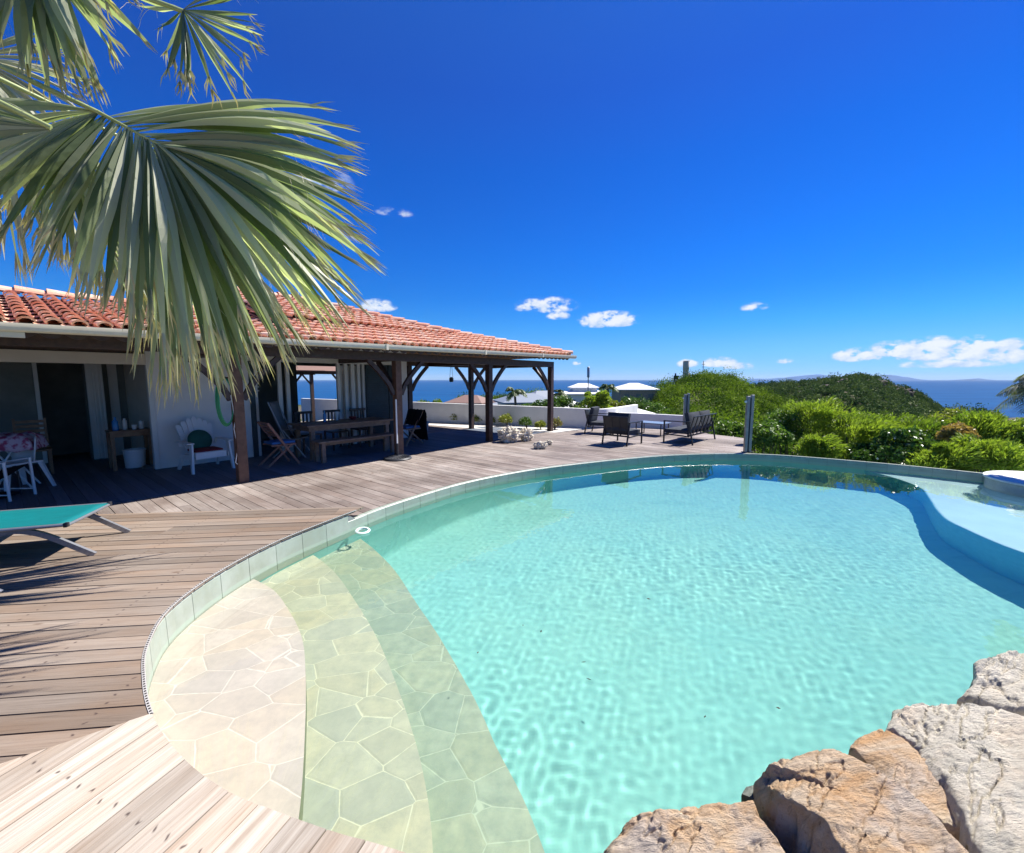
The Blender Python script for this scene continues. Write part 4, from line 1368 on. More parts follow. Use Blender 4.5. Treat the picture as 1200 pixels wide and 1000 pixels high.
mb.build('white_drape', PALE_PAINT, house, smooth=60)
mb = MB()
for k in range(6):
    mb.box((1.20 + .03, NW + .30, 1.45 + k * .085), (.14, .02, .03))
mb.build('louvre', PALE_PAINT, house)
mb = MB(); mb.box((.12, NW - .012, .28), (.15, .03, .09)); mb.build('outlet_box', DKRUBBER, house, bevel=.004)
# beams, posts, braces
def brace(mb, p, dirv, w=.085):
    p = Vector(p); d = Vector(dirv)
    pts = [p + d * (.03 + .60 * s) + Vector((0, 0, -.72 + .72 * (s ** .72))) for s in [i / 6 for i in range(7)]]
    for a, b in zip(pts, pts[1:]):
        ext = (b - a).normalized() * .008
        mb.beam(a - ext, b + ext, .07, w)
BZ = 2.10
front_ts = [-3.3, 0.0, 3.11, 6.08, 9.05]
mb = MB(); mb.bx(T0 + .4, T1 - .22, -.07, .07, BZ, BZ + .17); mb.build('front_beam', DARKWOOD, house, bevel=.006)
mb = MB(); mb.bx(5.1, T1 - .22, 2.43, 2.57, BZ, BZ + .17); mb.bx(8.98, 9.12, .07, 2.43, BZ + .003, BZ + .16)
mb.bx(6.01, 6.15, .07, 2.43, BZ + .003, BZ + .16); mb.bx(3.04, 3.18, .07, 2.32, BZ + .003, BZ + .16); mb.bx(-.07, .07, .07, 2.34, BZ + .003, BZ + .16)
mb.build('rear_beam', DARKWOOD, house, bevel=.006)
mb = MB()
for i in range(31):
    t0 = -5.8 + i * .5
    if t0 < T1 - .3:
        sl = (3.12 - 2.35) / 3.6 if t0 < 1 else (3.36 - 2.38) / 3.7
        n1_ = 2.3 if t0 < 5.2 else min(3.0, T1 - t0 - .5)
        if n1_ > .2:
            mb.beam((t0, NE + .06, eave_z(t0) - .10 + .04), (t0, n1_, eave_z(t0) - .10 + sl * (n1_ - NE)), .06, .075)
mb.build('rafters', DARKWOOD, house)
for i, t0 in enumerate(front_ts):
    if i == 0: continue
    mb = MB(); mb.bx(t0 - .075, t0 + .075, -.075, .075, 0, BZ); mb.build('post', POSTWOOD if i < 3 else DARKWOOD, house, bevel=.008)
    mb = MB()
    brace(mb, (t0 + .07, 0, BZ), (1, 0, 0)) if i < 4 else None
    brace(mb, (t0 - .07, 0, BZ), (-1, 0, 0))
    if i > 1: brace(mb, (t0, .07, BZ), (0, 1, 0))
    mb.build('brace', DARKWOOD, house)
for t0 in (5.32, 7.90):
    mb = MB(); mb.bx(t0 - .07, t0 + .07, 2.43, 2.57, 0, BZ); mb.build('post', DARKWOOD, house, bevel=.008)
    mb = MB()
    brace(mb, (t0 + .07, 2.5, BZ), (1, 0, 0)); brace(mb, (t0 - .07, 2.5, BZ), (-1, 0, 0)); mb.build('brace', DARKWOOD, house)

# hanging lantern between the rear posts
lt = hp(7.0, 2.5)
lr = thing('hanging_lantern', 'small dark lantern hanging from the rear beam of the covered terrace', 'lantern', (lt.x, lt.y, 1.62))
mb = MB(); mb.lathe((0, 0, 0), [(.05, 0), (.07, .03), (.07, .12), (.03, .16)], 10); mb.build('lantern_body', CHAR, lr)
mb = MB(); mb.tube([(-.05, 0, .14), (-.02, 0, .50)], .006, 5); mb.tube([(.05, 0, .14), (.02, 0, .50)], .006, 5); mb.build('chain', CHAR, lr)

# small open-sided pavilion on the other side of the house, seen through the room
pv = hp(5.2, 8.6)
pr = thing('garden_pavilion', 'small open pavilion with a brown roof seen through the open room of the house', 'pavilion', pv, PHI)
mb = MB(); roof_quad(mb, [(-1.3, -1.1, 2.02), (1.3, -1.1, 2.02), (0, .6, 2.55)], .05); roof_quad(mb, [(1.3, -1.1, 2.02), (1.3, 2.0, 2.02), (0, .6, 2.55)], .05); roof_quad(mb, [(1.3, 2.0, 2.02), (-1.3, 2.0, 2.02), (0, .6, 2.55)], .05); roof_quad(mb, [(-1.3, 2.0, 2.02), (-1.3, -1.1, 2.02), (0, .6, 2.55)], .05)
mb.build('pavilion_roof', BROOF, pr)
for x, y in ((-.95, -.8), (.95, -.8), (.95, 1.7), (-.95, 1.7)):
    mb = MB(); mb.bx(x - .06, x + .06, y - .06, y + .06, -.1, 1.98); mb.build('pavilion_post', DARKWOOD, pr)
    mb = MB(); s = -1 if x > 0 else 1
    mb.beam((x, y, 1.45), (x + s * .4, y, 1.93), .05, .06); mb.build('pavilion_brace', DARKWOOD, pr)
mb = MB(); mb.bx(-1.1, 1.1, -.86, -.74, 1.90, 2.02); mb.bx(-1.1, 1.1, 1.64, 1.76, 1.90, 2.02); mb.build('pavilion_beam', DARKWOOD, pr)

# ------------------------------------------------------------------ furniture
def folding_chair(name, label, cat, loc, rot, cushion=None, wood=GREYTEAK, throw=False, group=None):
    """faces local +x; crossing legs in the side planes"""
    t = thing(name, label, cat, loc, rot, group)
    for s in (-1, 1):
        y = .23 * s
        mb = MB(); mb.beam((-.26, y, .88), (.30, y, 0.01), .025, .045); mb.build('leg', wood, t, bevel=.004)
        mb = MB(); mb.beam((.20, y * .85, .44), (-.30, y * .85, 0.01), .022, .04); mb.build('leg', wood, t, bevel=.004)
    mb = MB()
    for k in range(7):
        mb.box((-.16 + k * .065, 0, .44), (.05, .40, .018))
    mb.bx(-.20, .26, -.22, -.195, .415, .44); mb.bx(-.20, .26, .195, .22, .415, .44)
    mb.build('seat', wood, t, bevel=.003)
    mb = MB()
    for k in range(5):
        z = .62 + k * .062; mb.box((-.105 - (z - .62) * .62, 0, z), (.016, .43, .042), Matrix.Rotation(R(-30), 3, 'Y'))
    mb.build('backrest', wood, t, bevel=.003)
    if cushion:
        mb = MB(); mb.slab((.03, 0, .475), (.44, .40, .05), puff=.01); mb.build('cushion', cushion, t, smooth=60)
    if throw:
        mb = MB()
        N = 12; vs = []
        prof = [(-.36, .10), (-.34, .45), (-.31, .80), (-.27, .905), (-.20, .88), (-.10, .66), (-.03, .52)]
        for i in range(N + 1):
            y = -.29 + .58 * i / N
            for (x, z) in prof:
                vs.append((x + .012 * math.sin(i * 1.7 + z * 6), y * (1 + .1 * math.sin(z * 9)), z + .01 * math.sin(i * 2.3)))
        m = len(prof)
        mb.add(vs, [(i * m + k, (i + 1) * m + k, (i + 1) * m + k + 1, i * m + k + 1) for i in range(N) for k in range(m - 1)])
        o = mb.build('throw', BLACKF, t, smooth=70); sm = o.modifiers.new('s', 'SOLIDIFY'); sm.thickness = .012
    return t
folding_chair('folding_chair', 'folding wooden chair with a blue cushion at the left end of the long dining table', 'chair', hp(.98, 1.0), PHI, BLUECUSH, M_('reddish_teak', (.30, .13, .09), .5, var=.3))
folding_chair('folding_chair', 'folding chair draped with black cloth at the right end of the long dining table', 'chair', hp(4.35, 1.25), PHI + math.pi, BLUECUSH, GREYTEAK, throw=True)

t = thing('dining_table', 'long weathered wooden dining table under the covered terrace', 'table', hp(2.55, 1.3), PHI)
mb = MB()
for k in range(7):
    mb.box((0, -.40 + k * .133, .735), (2.1, .127, .035))
mb.build('table_top', GREYTEAK, t, bevel=.004)
mb = MB(); mb.bx(-.98, .98, -.38, -.35, .62, .715); mb.bx(-.98, .98, .35, .38, .62, .715); mb.bx(-.98, -.95, -.35, .35, .62, .715); mb.bx(.95, .98, -.35, .35, .62, .715); mb.build('apron', GREYTEAK, t, bevel=.004)
for x in (-.9, .9):
    for y in (-.34, .34):
        mb = MB(); mb.bx(x - .045, x + .045, y - .045, y + .045, 0, .62); mb.build('leg', GREYTEAK, t, bevel=.005)
t = thing('bench', 'long low wooden bench in front of the dining table', 'bench', hp(2.45, .62), PHI)
mb = MB()
for k in range(3): mb.box((0, -.13 + k * .13, .435), (1.85, .122, .035))
mb.build('seat', GREYTEAK, t, bevel=.004)
for x in (-.82, .82):
    for y in (-.14, .14):
        mb = MB(); mb.bx(x - .04, x + .04, y - .035, y + .035, 0, .417); mb.build('leg', GREYTEAK, t, bevel=.005)
mb = MB(); mb.bx(-.78, .78, -.015, .015, .34, .40); mb.build('stretcher', GREYTEAK, t)
# dark slatted chairs on the far side of the table
for k, (tt, lb) in enumerate(((2.05, 'dark chair tucked behind the dining table, nearest the grey high-back chair'), (2.75, 'dark chair tucked behind the middle of the dining table'), (3.45, 'dark chair tucked behind the dining table, nearest the right end'))):
    c = thing('dining_chair', lb, 'chair', hp(tt, 2.0), PHI, 'dark chairs behind the dining table')
    mb = MB(); mb.bx(-.22, .22, -.22, .22, .43, .46); mb.build('seat', DARKWOOD, c, bevel=.004)
    mb = MB()
    for q in range(5): mb.bx(-.19 + q * .085, -.15 + q * .085, .20, .22, .50, .90)
    mb.bx(-.22, .22, .195, .225, .90, .96); mb.build('backrest', DARKWOOD, c, bevel=.003)
    for x in (-.2, .2):
        for y in (-.2, .2):
            mb = MB(); mb.bx(x - .018, x + .018, y - .018, y + .018, 0, .43 if y < 0 else .50); mb.build('leg', DARKWOOD, c)
# table things
for k, (tt, nn, r_, h_, m_, nm, lb) in enumerate(((2.15, 1.4, .03, .26, GLASSB, 'bottle', 'blue bottle standing on the dining table'), (2.9, 1.5, .09, .07, REDCUSH, 'bowl', 'dark red bowl on the dining table'), (2.55, 1.6, .045, .20, LABELW, 'candle_jar', 'white jar on the dining table'))):
    p = hp(tt, nn, .7525); mb = MB()
    prof = [(r_ * .9, 0), (r_, h_ * .1), (r_, h_ * .65), (r_ * .45, h_ * .8), (r_ * .4, h_)] if nm == 'bottle' else [(r_ * .6, 0), (r_, h_ * .8), (r_, h_)]
    mb.lathe((0, 0, 0), prof, 20); o = mb.build(nm, m_, smooth=50); o.location = p; tag(o, lb, nm.split('_')[0] if nm != 'candle_jar' else 'jar')

# grey high-back sling chair
t = thing('reclining_chair', 'grey high-back sling chair beside the left end of the dining table', 'chair', hp(1.62, 1.85), PHI - R(40))
mb = MB(); vs = []
for i in range(11):
    u = i / 10; vs.append((-.05 - .26 * u - .05 * math.sin(u * 3), .42 + .80 * u))
q = []
for (x, z) in [(.38, .46), (.15, .41)] + vs:
    q += [(x, -.25, z), (x, .25, z)]
mb.add(q, [(2 * i, 2 * i + 1, 2 * i + 3, 2 * i + 2) for i in range(len(q) // 2 - 1)])
o = mb.build('sling', GREYSLING, t, smooth=70); md = o.modifiers.new('s', 'SOLIDIFY'); md.thickness = .02
for s in (-1, 1):
    mb = MB(); mb.tube([(.40, .27 * s, .46), (.15, .27 * s, .41), (-.05, .27 * s, .42), (-.36, .27 * s, 1.22)], .013, 8); mb.tube([(.34, .27 * s, .0), (-.10, .27 * s, .62), (.30, .27 * s, .64)], .013, 8); mb.tube([(-.34, .27 * s, 0.0), (.12, .27 * s, .42)], .013, 8); mb.build('frame', ALU, t, smooth=60)

# white plastic fan-back armchair with cushions
def adirondack(loc, rot):
    t = thing('garden_armchair', 'white plastic fan-back garden armchair against the white wall', 'armchair', loc, rot)
    mb = MB()      # faces -y
    for k in range(7):
        a = (k - 3) * .145
        b0 = Vector((.062 * (k - 3), .18, .33)); tip = Vector((math.sin(a) * .62, .18 + .26, .33 + .66 * math.cos(a) - .03 * abs(k - 3)))
        d = (tip - b0)
        w0, w1 = .055, .088
        sd = Vector((1, 0, 0)); nr = d.cross(sd).normalized() * .012
        vs = []
        for (f, w) in ((0, w0), (.5, w0 * .5 + w1 * .5), (.92, w1), (1.0, w1 * .5)):
            c = b0 + d * f
            for sx in (-1, 1):
                for sn in (-1, 1):
                    vs.append(c + sd * sx * w / 2 + nr * sn)
        fs = []
        for i in range(3):
            o = i * 4
            fs += [(o, o + 1, o + 5, o + 4), (o + 2, o + 6, o + 7, o + 3), (o, o + 4, o + 6, o + 2), (o + 1, o + 3, o + 7, o + 5)]
        fs += [(0, 2, 3, 1), (12, 13, 15, 14)]
        mb.add(vs, fs)
    mb.build('backrest', PLASTIC, t, bevel=.004)
    mb = MB()
    for k in range(6):
        mb.box((0, .20 - k * .088, .315 + k * .010), (.50, .075, .02))
    mb.bx(-.25, .25, -.30, -.275, .25, .37)
    mb.build('seat', PLASTIC, t, bevel=.004)
    for s in (-1, 1):
        mb = MB(); mb.box((.33 * s, -.06, .555), (.11, .62, .022)); mb.beam((.30 * s, .26, .545), (.28 * s, .30, .45), .05, .03); mb.build('armrest', PLASTIC, t, bevel=.006)
        mb = MB()
        mb.add([(.28 * s, -.33, .545), (.28 * s, -.19, .545), (.31 * s, -.33, 0), (.31 * s, -.39, 0), (.31 * s, -.33, .545), (.31 * s, -.19, .545), (.35 * s, -.33, 0), (.35 * s, -.39, 0)], [(0, 1, 2, 3), (7, 6, 5, 4), (0, 4, 5, 1), (1, 5, 6, 2), (2, 6, 7, 3), (3, 7, 4, 0)])
        mb.build('leg', PLASTIC, t, bevel=.005)
        mb = MB(); mb.beam((.29 * s, -.28, .30), (.30 * s, .20, .26), .03, .09); mb.beam((.30 * s, .18, .27), (.32 * s, .36, 0.0), .035, .07); mb.build('leg', PLASTIC, t, bevel=.005)
    return t
ac = (at(231, 556) + at(270, 550)) / 2
arot = math.atan2(.44, .31)
off = Matrix.Rotation(arot, 3, 'Z') @ Vector((0, .36, 0))
aloc = ac + off
adirondack(aloc, arot)
Mz = Matrix.Rotation(arot, 3, 'Z')
def on_chair(mb, name, label, cat, mat, p, sm=60):
    o = mb.build(name, mat, smooth=sm); o.location = aloc + Mz @ Vector(p); o.rotation_euler = (0, 0, arot); tag(o, label, cat); return o
mb = MB(); mb.slab((0, 0, 0), (.44, .44, .05), puff=.012); on_chair(mb, 'seat_cushion', 'dark red seat cushion on the white fan-back armchair', 'cushion', REDCUSH, (0, -.03, .385))
mb = MB(); mb.lathe((0, 0, 0), [(.01, -.055), (.12, -.05), (.18, -.03), (.20, 0), (.18, .03), (.12, .05), (.01, .055)], 30)
o = on_chair(mb, 'round_cushion', 'round dark green cushion leaning on the white fan-back armchair', 'cushion', GREENCUSH, (-.02, .13, .56)); o.rotation_euler = (R(70), 0, arot)

# wooden side table with bottles, bucket below
stp = hp(-.93, 2.95)
t = thing('side_table', 'small honey coloured wooden side table at the edge of the dark room', 'table', stp, PHI)
mb = MB(); mb.box((0, 0, .735), (.62, .46, .03)); mb.bx(-.28, .28, -.20, -.18, .63, .72); mb.bx(-.28, .28, .18, .20, .63, .72); mb.build('table_top', TEAK, t, bevel=.004)
for x in (-.27, .27):
    for y in (-.19, .19):
        mb = MB(); mb.bx(x - .03, x + .03, y - .03, y + .03, 0, .72); mb.build('leg', TEAK, t, bevel=.004)
def jar(name, label, cat, p, prof, m, sm=50):
    mb = MB(); mb.lathe((0, 0, 0), prof, 22); o = mb.build(name, m, smooth=sm); o.location = p; tag(o, label, cat); return o
jar('water_bottle', 'blue and white bottle standing on the honey side table, leftmost on it', 'bottle', hp(-1.12, 2.9, .7505), [(.045, 0), (.048, .02), (.048, .16), (.02, .21), (.018, .25)], GLASSB)
jar('spray_can', 'pale can beside the blue bottle on the honey side table', 'can', hp(-.98, 2.95, .7505), [(.035, 0), (.035, .17), (.02, .19), (.02, .215)], PALE_PAINT)
jar('cup', 'white cup in the middle of the honey side table', 'cup', hp(-.86, 2.85, .7505), [(.03, 0), (.042, .09), (.038, .088), (.028, .01)], LABELW)
jar('candle', 'white candle at the right end of the honey side table', 'candle', hp(-.74, 2.95, .7505), [(.04, 0), (.04, .14), (.01, .142), (.005, .16)], LABELW)
bk = jar('bucket', 'white plastic bucket under the honey side table', 'bucket', hp(-.88, 2.95, 0), [(.15, 0), (.17, .33), (.18, .335), (.18, .36), (.16, .36), (.155, .30)], PLASTIC)
jar('metal_bowl', 'shiny pet bowl on the floor in front of the white bucket', 'bowl', hp(-.72, 2.62, 0), [(.13, 0), (.10, .05), (.115, .055), (.09, .02)], STEEL)

# white moulded chair with a floral cloth, left edge
def moulded_chair(loc, rot):
    t = thing('plastic_chair', 'white moulded plastic chair with splayed legs at the left edge under a floral cloth', 'chair', loc, rot)
    mb = MB(); mb.slab((0, 0, .43), (.46, .46, .03)); mb.build('seat', PLASTIC, t, smooth=50)
    mb = MB()
    vs = []; N = 10
    for i in range(N + 1):
        a = -1 + 2 * i / N
        for z in (.44, .62, .80):
            vs.append((a * (.22 + .05 * (z - .44)), .22 + .10 * (z - .44) - .10 * a * a, z + (.04 * (1 - a * a) if z == .80 else 0)))
    mb.add(vs, [(i * 3 + k, i * 3 + k + 1, (i + 1) * 3 + k + 1, (i + 1) * 3 + k) for i in range(N) for k in range(2)])
    o = mb.build('backrest', PLASTIC, t, smooth=60); o.modifiers.new('s', 'SOLIDIFY').thickness = .015
    for x in (-1, 1):
        for y in (-1, 1):
            mb = MB()
            mb.add([(x * .17, y * .21, .42), (x * .22, y * .15, .42), (x * .27, y * .30, 0), (x * .30, y * .26, 0), (x * .20, y * .24, .42), (x * .25, y * .18, .42), (x * .29, y * .32, 0), (x * .32, y * .28, 0)], [(0, 1, 3, 2), (4, 6, 7, 5), (0, 4, 5, 1), (2, 3, 7, 6), (0, 2, 6, 4), (1, 5, 7, 3)])
            mb.build('leg', PLASTIC, t)
    return t
mcp_ = hp(-2.42, 2.1)
moulded_chair(mcp_, PHI - R(60))
mb = MB(); vs = []
N = 26
for i in range(N + 1):
    for k in range(N + 1):
        x = -.36 + .72 * i / N; y = -.32 + .62 * k / N
        e = max(abs(x) / .36, abs(y) / .32)
        z = .86 - .10 * max(0, e - .55) ** 1.3 * 3 + .018 * math.sin(x * 25) * math.cos(y * 21) - .14 * max(0, (e - .8) / .2) ** 2
        vs.append((x, y, z))
mb.add(vs, [(i * (N + 1) + k, (i + 1) * (N + 1) + k, (i + 1) * (N + 1) + k + 1, i * (N + 1) + k + 1) for i in range(N) for k in range(N)])
FLOR = bpy.data.materials.new('pink_floral_cloth'); FLOR.use_nodes = True
t_ = NT(FLOR.node_tree); b = FLOR.node_tree.nodes['Principled BSDF']
vv = t_.n('ShaderNodeTexVoronoi', {'Scale': 16.0}); t_.set(vv.inputs['Vector'], t_.obj())
t_.set(b.inputs['Base Color'], t_.mix(t_.ramp(t_.noise(t_.obj(), 13, 4), [(.42, 0), (.56, 1)]), (.32, .05, .12), (.55, .42, .50))); b.inputs['Roughness'].default_value = .8
# ironing-table like stand that carries the cloth
t = thing('cloth_rack', 'folding stand with pink floral cloth spread on top at the left edge', 'rack', hp(-2.45, 2.35), PHI - R(20))
o = mb.build('floral_cloth', FLOR, t, smooth=60); o.modifiers.new('s', 'SOLIDIFY').thickness = .012
for s in (-1, 1):
    m2 = MB(); m2.tube([(-.24, s * .18, 0.0), (.20, s * .18, .80)], .014, 7); m2.build('leg', PLASTIC, t, smooth=60)
    m2 = MB(); m2.tube([(.26, s * .15, 0.0), (-.20, s * .15, .80)], .014, 7); m2.build('leg', PLASTIC, t, smooth=60)

# white tube folding chair with black seat, cut by the left edge
t = thing('camp_chair', 'white tubular folding chair with slack black fabric at the left edge of the deck', 'chair', at(2, 588) + Vector((-.15, .1, 0)), R(12))
for s in (-1, 1):
    mb = MB(); mb.tube([(.28, s * .2, 0), (.26, s * .2, .56)], .018, 8); mb.build('leg', PLASTIC, t, smooth=60)
    mb = MB(); mb.tube([(.10, s * .22, 0.0), (.08, s * .22, .36)], .014, 8); mb.build('strut', CHAR, t, smooth=60)
    mb = MB(); mb.tube([(-.3, s * .2, 0), (-.30, s * .2, .6)], .016, 8); mb.build('leg', PLASTIC, t, smooth=60)
    mb = MB(); mb.tube([(.28, s * .2, .56), (.05, s * .21, .52), (-.3, s * .2, .50), (-.42, s * .2, .85)], .012, 8); mb.build('armrest', PLASTIC, t, smooth=60)
    mb = MB(); mb.tube([(.27, s * .2, .10), (-.3, s * .2, .12)], .010, 8); mb.build('rail', PLASTIC, t, smooth=60)
mb = MB(); vs = []
for i in range(13):
    u = i / 12
    for k in range(7):
        y = -.19 + .38 * k / 6
        x = .25 - .60 * u; z = .50 - .20 * math.sin(u * math.pi) ** 1.0 * (1 - (y / .3) ** 2) - .03 + (.35 * max(0, u - .8) / .2)
        vs.append((x, y, z))
mb.add(vs, [(i * 7 + k, (i + 1) * 7 + k, (i + 1) * 7 + k + 1, i * 7 + k + 1) for i in range(12) for k in range(6)])
o = mb.build('fabric_seat', BLACKF, t, smooth=70); o.modifiers.new('s', 'SOLIDIFY').thickness = .01
mb = MB(); mb.slab((-.05, 0, .06), (.34, .34, .05)); mb.build('foot_cushion', BLACKF, t, smooth=60)

# dark wooden chair deep in the room
t = thing('wooden_chair', 'dark slat-back wooden chair standing deep in the left room', 'chair', hp(-2.15, 3.5), PHI)
mb = MB(); mb.bx(-.22, .22, -.2, .2, .43, .46); mb.build('seat', TEAK, t)
mb = MB()
for k in range(5): mb.box((0, .2 + .015 * k, .60 + k * .085), (.38, .016, .05))
mb.build('backrest', TEAK, t)
for x in (-.19, .19):
    mb = MB(); mb.beam((x, -.18, 0), (x, -.18, .43), .035, .035); mb.build('leg', TEAK, t)
    mb = MB(); mb.beam((x, .2, 0), (x, .28, 1.0), .035, .035); mb.build('leg', TEAK, t)

# garden hose coil on the first post, with a white cord
hb = hp(-.16, .05, 0)
t = thing('garden_hose', 'green garden hose looped beside the left wooden post with a hanging white cord', 'hose', (hb.x, hb.y, 1.35), PHI)
mb = MB()
for k in range(3):
    rx, rz = .10 + .012 * k, .36 + .02 * k
    mb.tube([(rx * math.cos(a), .03 * k - .05, rz * math.sin(a)) for a in [2 * math.pi * i / 28 for i in range(29)]], .011, 7, caps=False)
mb.build('hose_loop', HOSE, t, smooth=80)
mb = MB(); mb.tube([(.06, -.08, .1), (.10, -.09, -.3), (.07, -.09, -.45), (.11, -.09, -.75), (.06, -.09, -1.0), (.10, -.09, -1.05)], .008, 6); mb.build('white_cord', PLASTIC, t, smooth=80)
mb = MB(); mb.tube([(0, -.05, .38), (.10, -.02, .38)], .012, 6); mb.build('hook', CHAR, t)

# parasol foot with a short stub pole by the second post
pb = at(466, 538)
t = thing('parasol_base', 'round dark parasol base with a thin pale pole in front of the second post', 'parasol base', pb)
mb = MB(); mb.lathe((0, 0, 0), [(.29, 0), (.30, .02), (.28, .045), (.14, .06), (.06, .075), (.05, .075)], 40)
mb.build('base', DKRUBBER, t, smooth=40)
mb = MB()
for k in range(24):
    a = 2 * math.pi * k / 24
    mb.beam((.10 * math.cos(a), .10 * math.sin(a), .066), (.25 * math.cos(a), .25 * math.sin(a), .052), .012, .012)
mb.build('ribs', DKRUBBER, t)
mb = MB(); mb.tube([(0, 0, .05), (0, 0, .34)], .026, 12); mb.build('sleeve', CHAR, t, smooth=60)
mb = MB(); mb.tube([(0, 0, .1), (0, 0, 1.28)], .018, 12); mb.build('pole', PLASTIC, t, smooth=60)

# planter with a leafy plant at the foot of the rear post
pp = at(490, 512)
t = thing('planter_box', 'grey square planter with a yellow green plant by the rear post', 'planter', pp + Vector((.05, .15, 0)), PHI)
mb = MB(); mb.add([(-.14, -.14, 0), (.14, -.14, 0), (.14, .14, 0), (-.14, .14, 0), (-.18, -.18, .46), (.18, -.18, .46), (.18, .18, .46), (-.18, .18, .46), (-.155, -.155, .46), (.155, -.155, .46), (.155, .155, .46), (-.155, .155, .46), (-.15, -.15, .40), (.15, -.15, .40), (.15, .15, .40), (-.15, .15, .40)],
       [(3, 2, 1, 0), (0, 1, 5, 4), (1, 2, 6, 5), (2, 3, 7, 6), (3, 0, 4, 7), (4, 5, 9, 8), (5, 6, 10, 9), (6, 7, 11, 10), (7, 4, 8, 11), (8, 9, 13, 12), (9, 10, 14, 13), (10, 11, 15, 14), (11, 8, 12, 15), (12, 13, 14, 15)])
mb.build('pot', PLANTER, t, bevel=.005)
n = 420
p = clump_points((0, 0, .58), .17, n); o = leaf_mesh('foliage', p, rand_dirs(n, .8), .075, .022, L_YEL, rng.rand(n)); o.parent = t

# ---- teal sun loungers
def lounger(loc, rot, label):
    """long axis local -x from the foot end at the origin; width along y"""
    t = thing('sun_lounger', label, 'sun lounger', loc, rot, 'teal sun loungers on the raised deck')
    W = .69; h = .315
    mb = MB(); N = 20; vs = []
    for i in range(N + 1):
        u = i / N; x = -1.95 * u
        for k in range(9):
            v = -1 + 2 * k / 8
            sag = -.016 * (1 - v * v) * min(1, u * 6) * (1)
            vs.append((x, v * (W / 2 - .012), h + sag))
    mb.add(vs, [(i * 9 + k, (i + 1) * 9 + k, (i + 1) * 9 + k + 1, i * 9 + k + 1) for i in range(N) for k in range(8)])
    o = mb.build('sling', TEAL, t, smooth=80); o.modifiers.new('s', 'SOLIDIFY').thickness = .006
    mb = MB()
    for s in (-1, 1):
        mb.tube([(.0, s * W / 2, h - .005), (-1.95, s * W / 2, h - .005)], .016, 10)
    for x in (0.0, -1.0, -1.95):
        mb.tube([(x, -W / 2, h - .012), (x, W / 2, h - .012)], .014, 10)
    mb.build('frame', ALU, t, smooth=60)
    for s in (-1, 1):
        y = s * (W / 2 - .035)
        pts = [(.155, y, .0), (.02, y, .095), (-.14, y, .205), (-.26, y, .262), (-.38, y, .285), (-.50, y, .262), (-.62, y, .205), (-.78, y, .095), (-.92, y, 0.0)]
        mb = MB()
        sp = spline(pts, False, 4)
        for a, b in zip(sp, sp[1:]):
            e = (b - a).normalized() * .003
            mb.beam(a - e, b + e, .030, .045)
        mb.build('leg', ALU, t)
        pts = [(-1.10, y, .0), (-1.20, y, .095), (-1.32, y, .235), (-1.5, y, .285), (-1.68, y, .235), (-1.80, y, .095), (-1.9, y, 0.0)]
        mb = MB(); sp = spline(pts, False, 4)
        for a, b in zip(sp, sp[1:]):
            e = (b - a).normalized() * .003
            mb.beam(a - e, b + e, .030, .045)
        mb.build('leg', ALU, t)
        mb = MB(); mb.box((0.0, s * W / 2, h - .004), (.03, .045, .04)); mb.build('end_cap', CHAR, t, bevel=.006)
    return t
c1_, c2_ = at(128, 590.5, .415), at(78, 615, .415)
cm = (c1_ + c2_) / 2
lrot = math.atan2((c1_ - c2_).y, (c1_ - c2_).x) - math.pi / 2
lounger((cm.x, cm.y, .104), lrot, 'teal sling sun lounger on the raised brown deck at the left edge')
lounger((cm.x + .20, cm.y - 1.30, .104), lrot + R(2), 'nearer sun lounger, only its foot in view at the left edge')

# ---- lounge set on the far deck
def lounge_seat(name, label, cat, loc, rot, W, seats=1, group=None):
    """faces local +y"""
    t = thing(name, label, cat, loc, rot, group)
    D = .68
    for s in (-1, 1):
        x = s * (W / 2)
        mb = MB()
        mb.beam((x, D / 2, 0), (x, D / 2, .60), .035, .035); mb.beam((x, -D / 2 - .10, 0), (x, -D / 2 + .02, .60), .035, .035)
        mb.beam((x, D / 2 + .017, .60), (x, -D / 2 - .02, .60), .05, .025); mb.beam((x, D / 2, .24), (x, -D / 2, .22), .03, .03)
        mb.build('side_frame', CHAR, t, bevel=.003)
    mb = MB()
    mb.beam((-W / 2, -D / 2, .24), (W / 2, -D / 2, .24), .03, .04); mb.beam((-W / 2, D / 2, .24), (W / 2, D / 2, .24), .03, .04)
    mb.beam((-W / 2, -D / 2 - .10, .74), (W / 2, -D / 2 - .10, .74), .03, .03)
    if seats == 1:
        mb.box((0, -D / 2 - .035, .50), (W - .05, .015, .46), Matrix.Rotation(R(-13.5), 3, 'X').inverted())
    nb = 3 * seats + 1
    for k in range(nb):
        x = -W / 2 + .02 + (W - .04) * k / (nb - 1)
        mb.beam((x, -D / 2 + .02, .24), (x, -D / 2 - .10, .74), .04, .02)
    mb.build('back_frame', CHAR, t, bevel=.003)
    for k in range(seats):
        w = (W - .08) / seats; x = -W / 2 + .04 + w * (k + .5)
        mb = MB(); mb.slab((x, .03, .325), (w - .01, D - .04, .13), puff=.012); mb.build('seat_cushion', CHARCUSH, t, smooth=60)
        mb = MB(); mb.slab((x, -D / 2 + .07, .60), (w - .015, .48, .13), Matrix.Rotation(R(78), 3, 'X'), puff=.02); mb.build('back_cushion', CHARCUSH, t, smooth=60)
    return t
BL, FL = at(809, 522), at(776, 518.5)
fd = (FL - BL); fd.z = 0; fd.normalize()
srot = math.atan2(fd.y, fd.x) - math.pi / 2
rd = Vector((fd.y, -fd.x, 0))      # local +x
W_S = 1.62
sofa_c = (BL + FL) / 2 + rd * (W_S / 2)
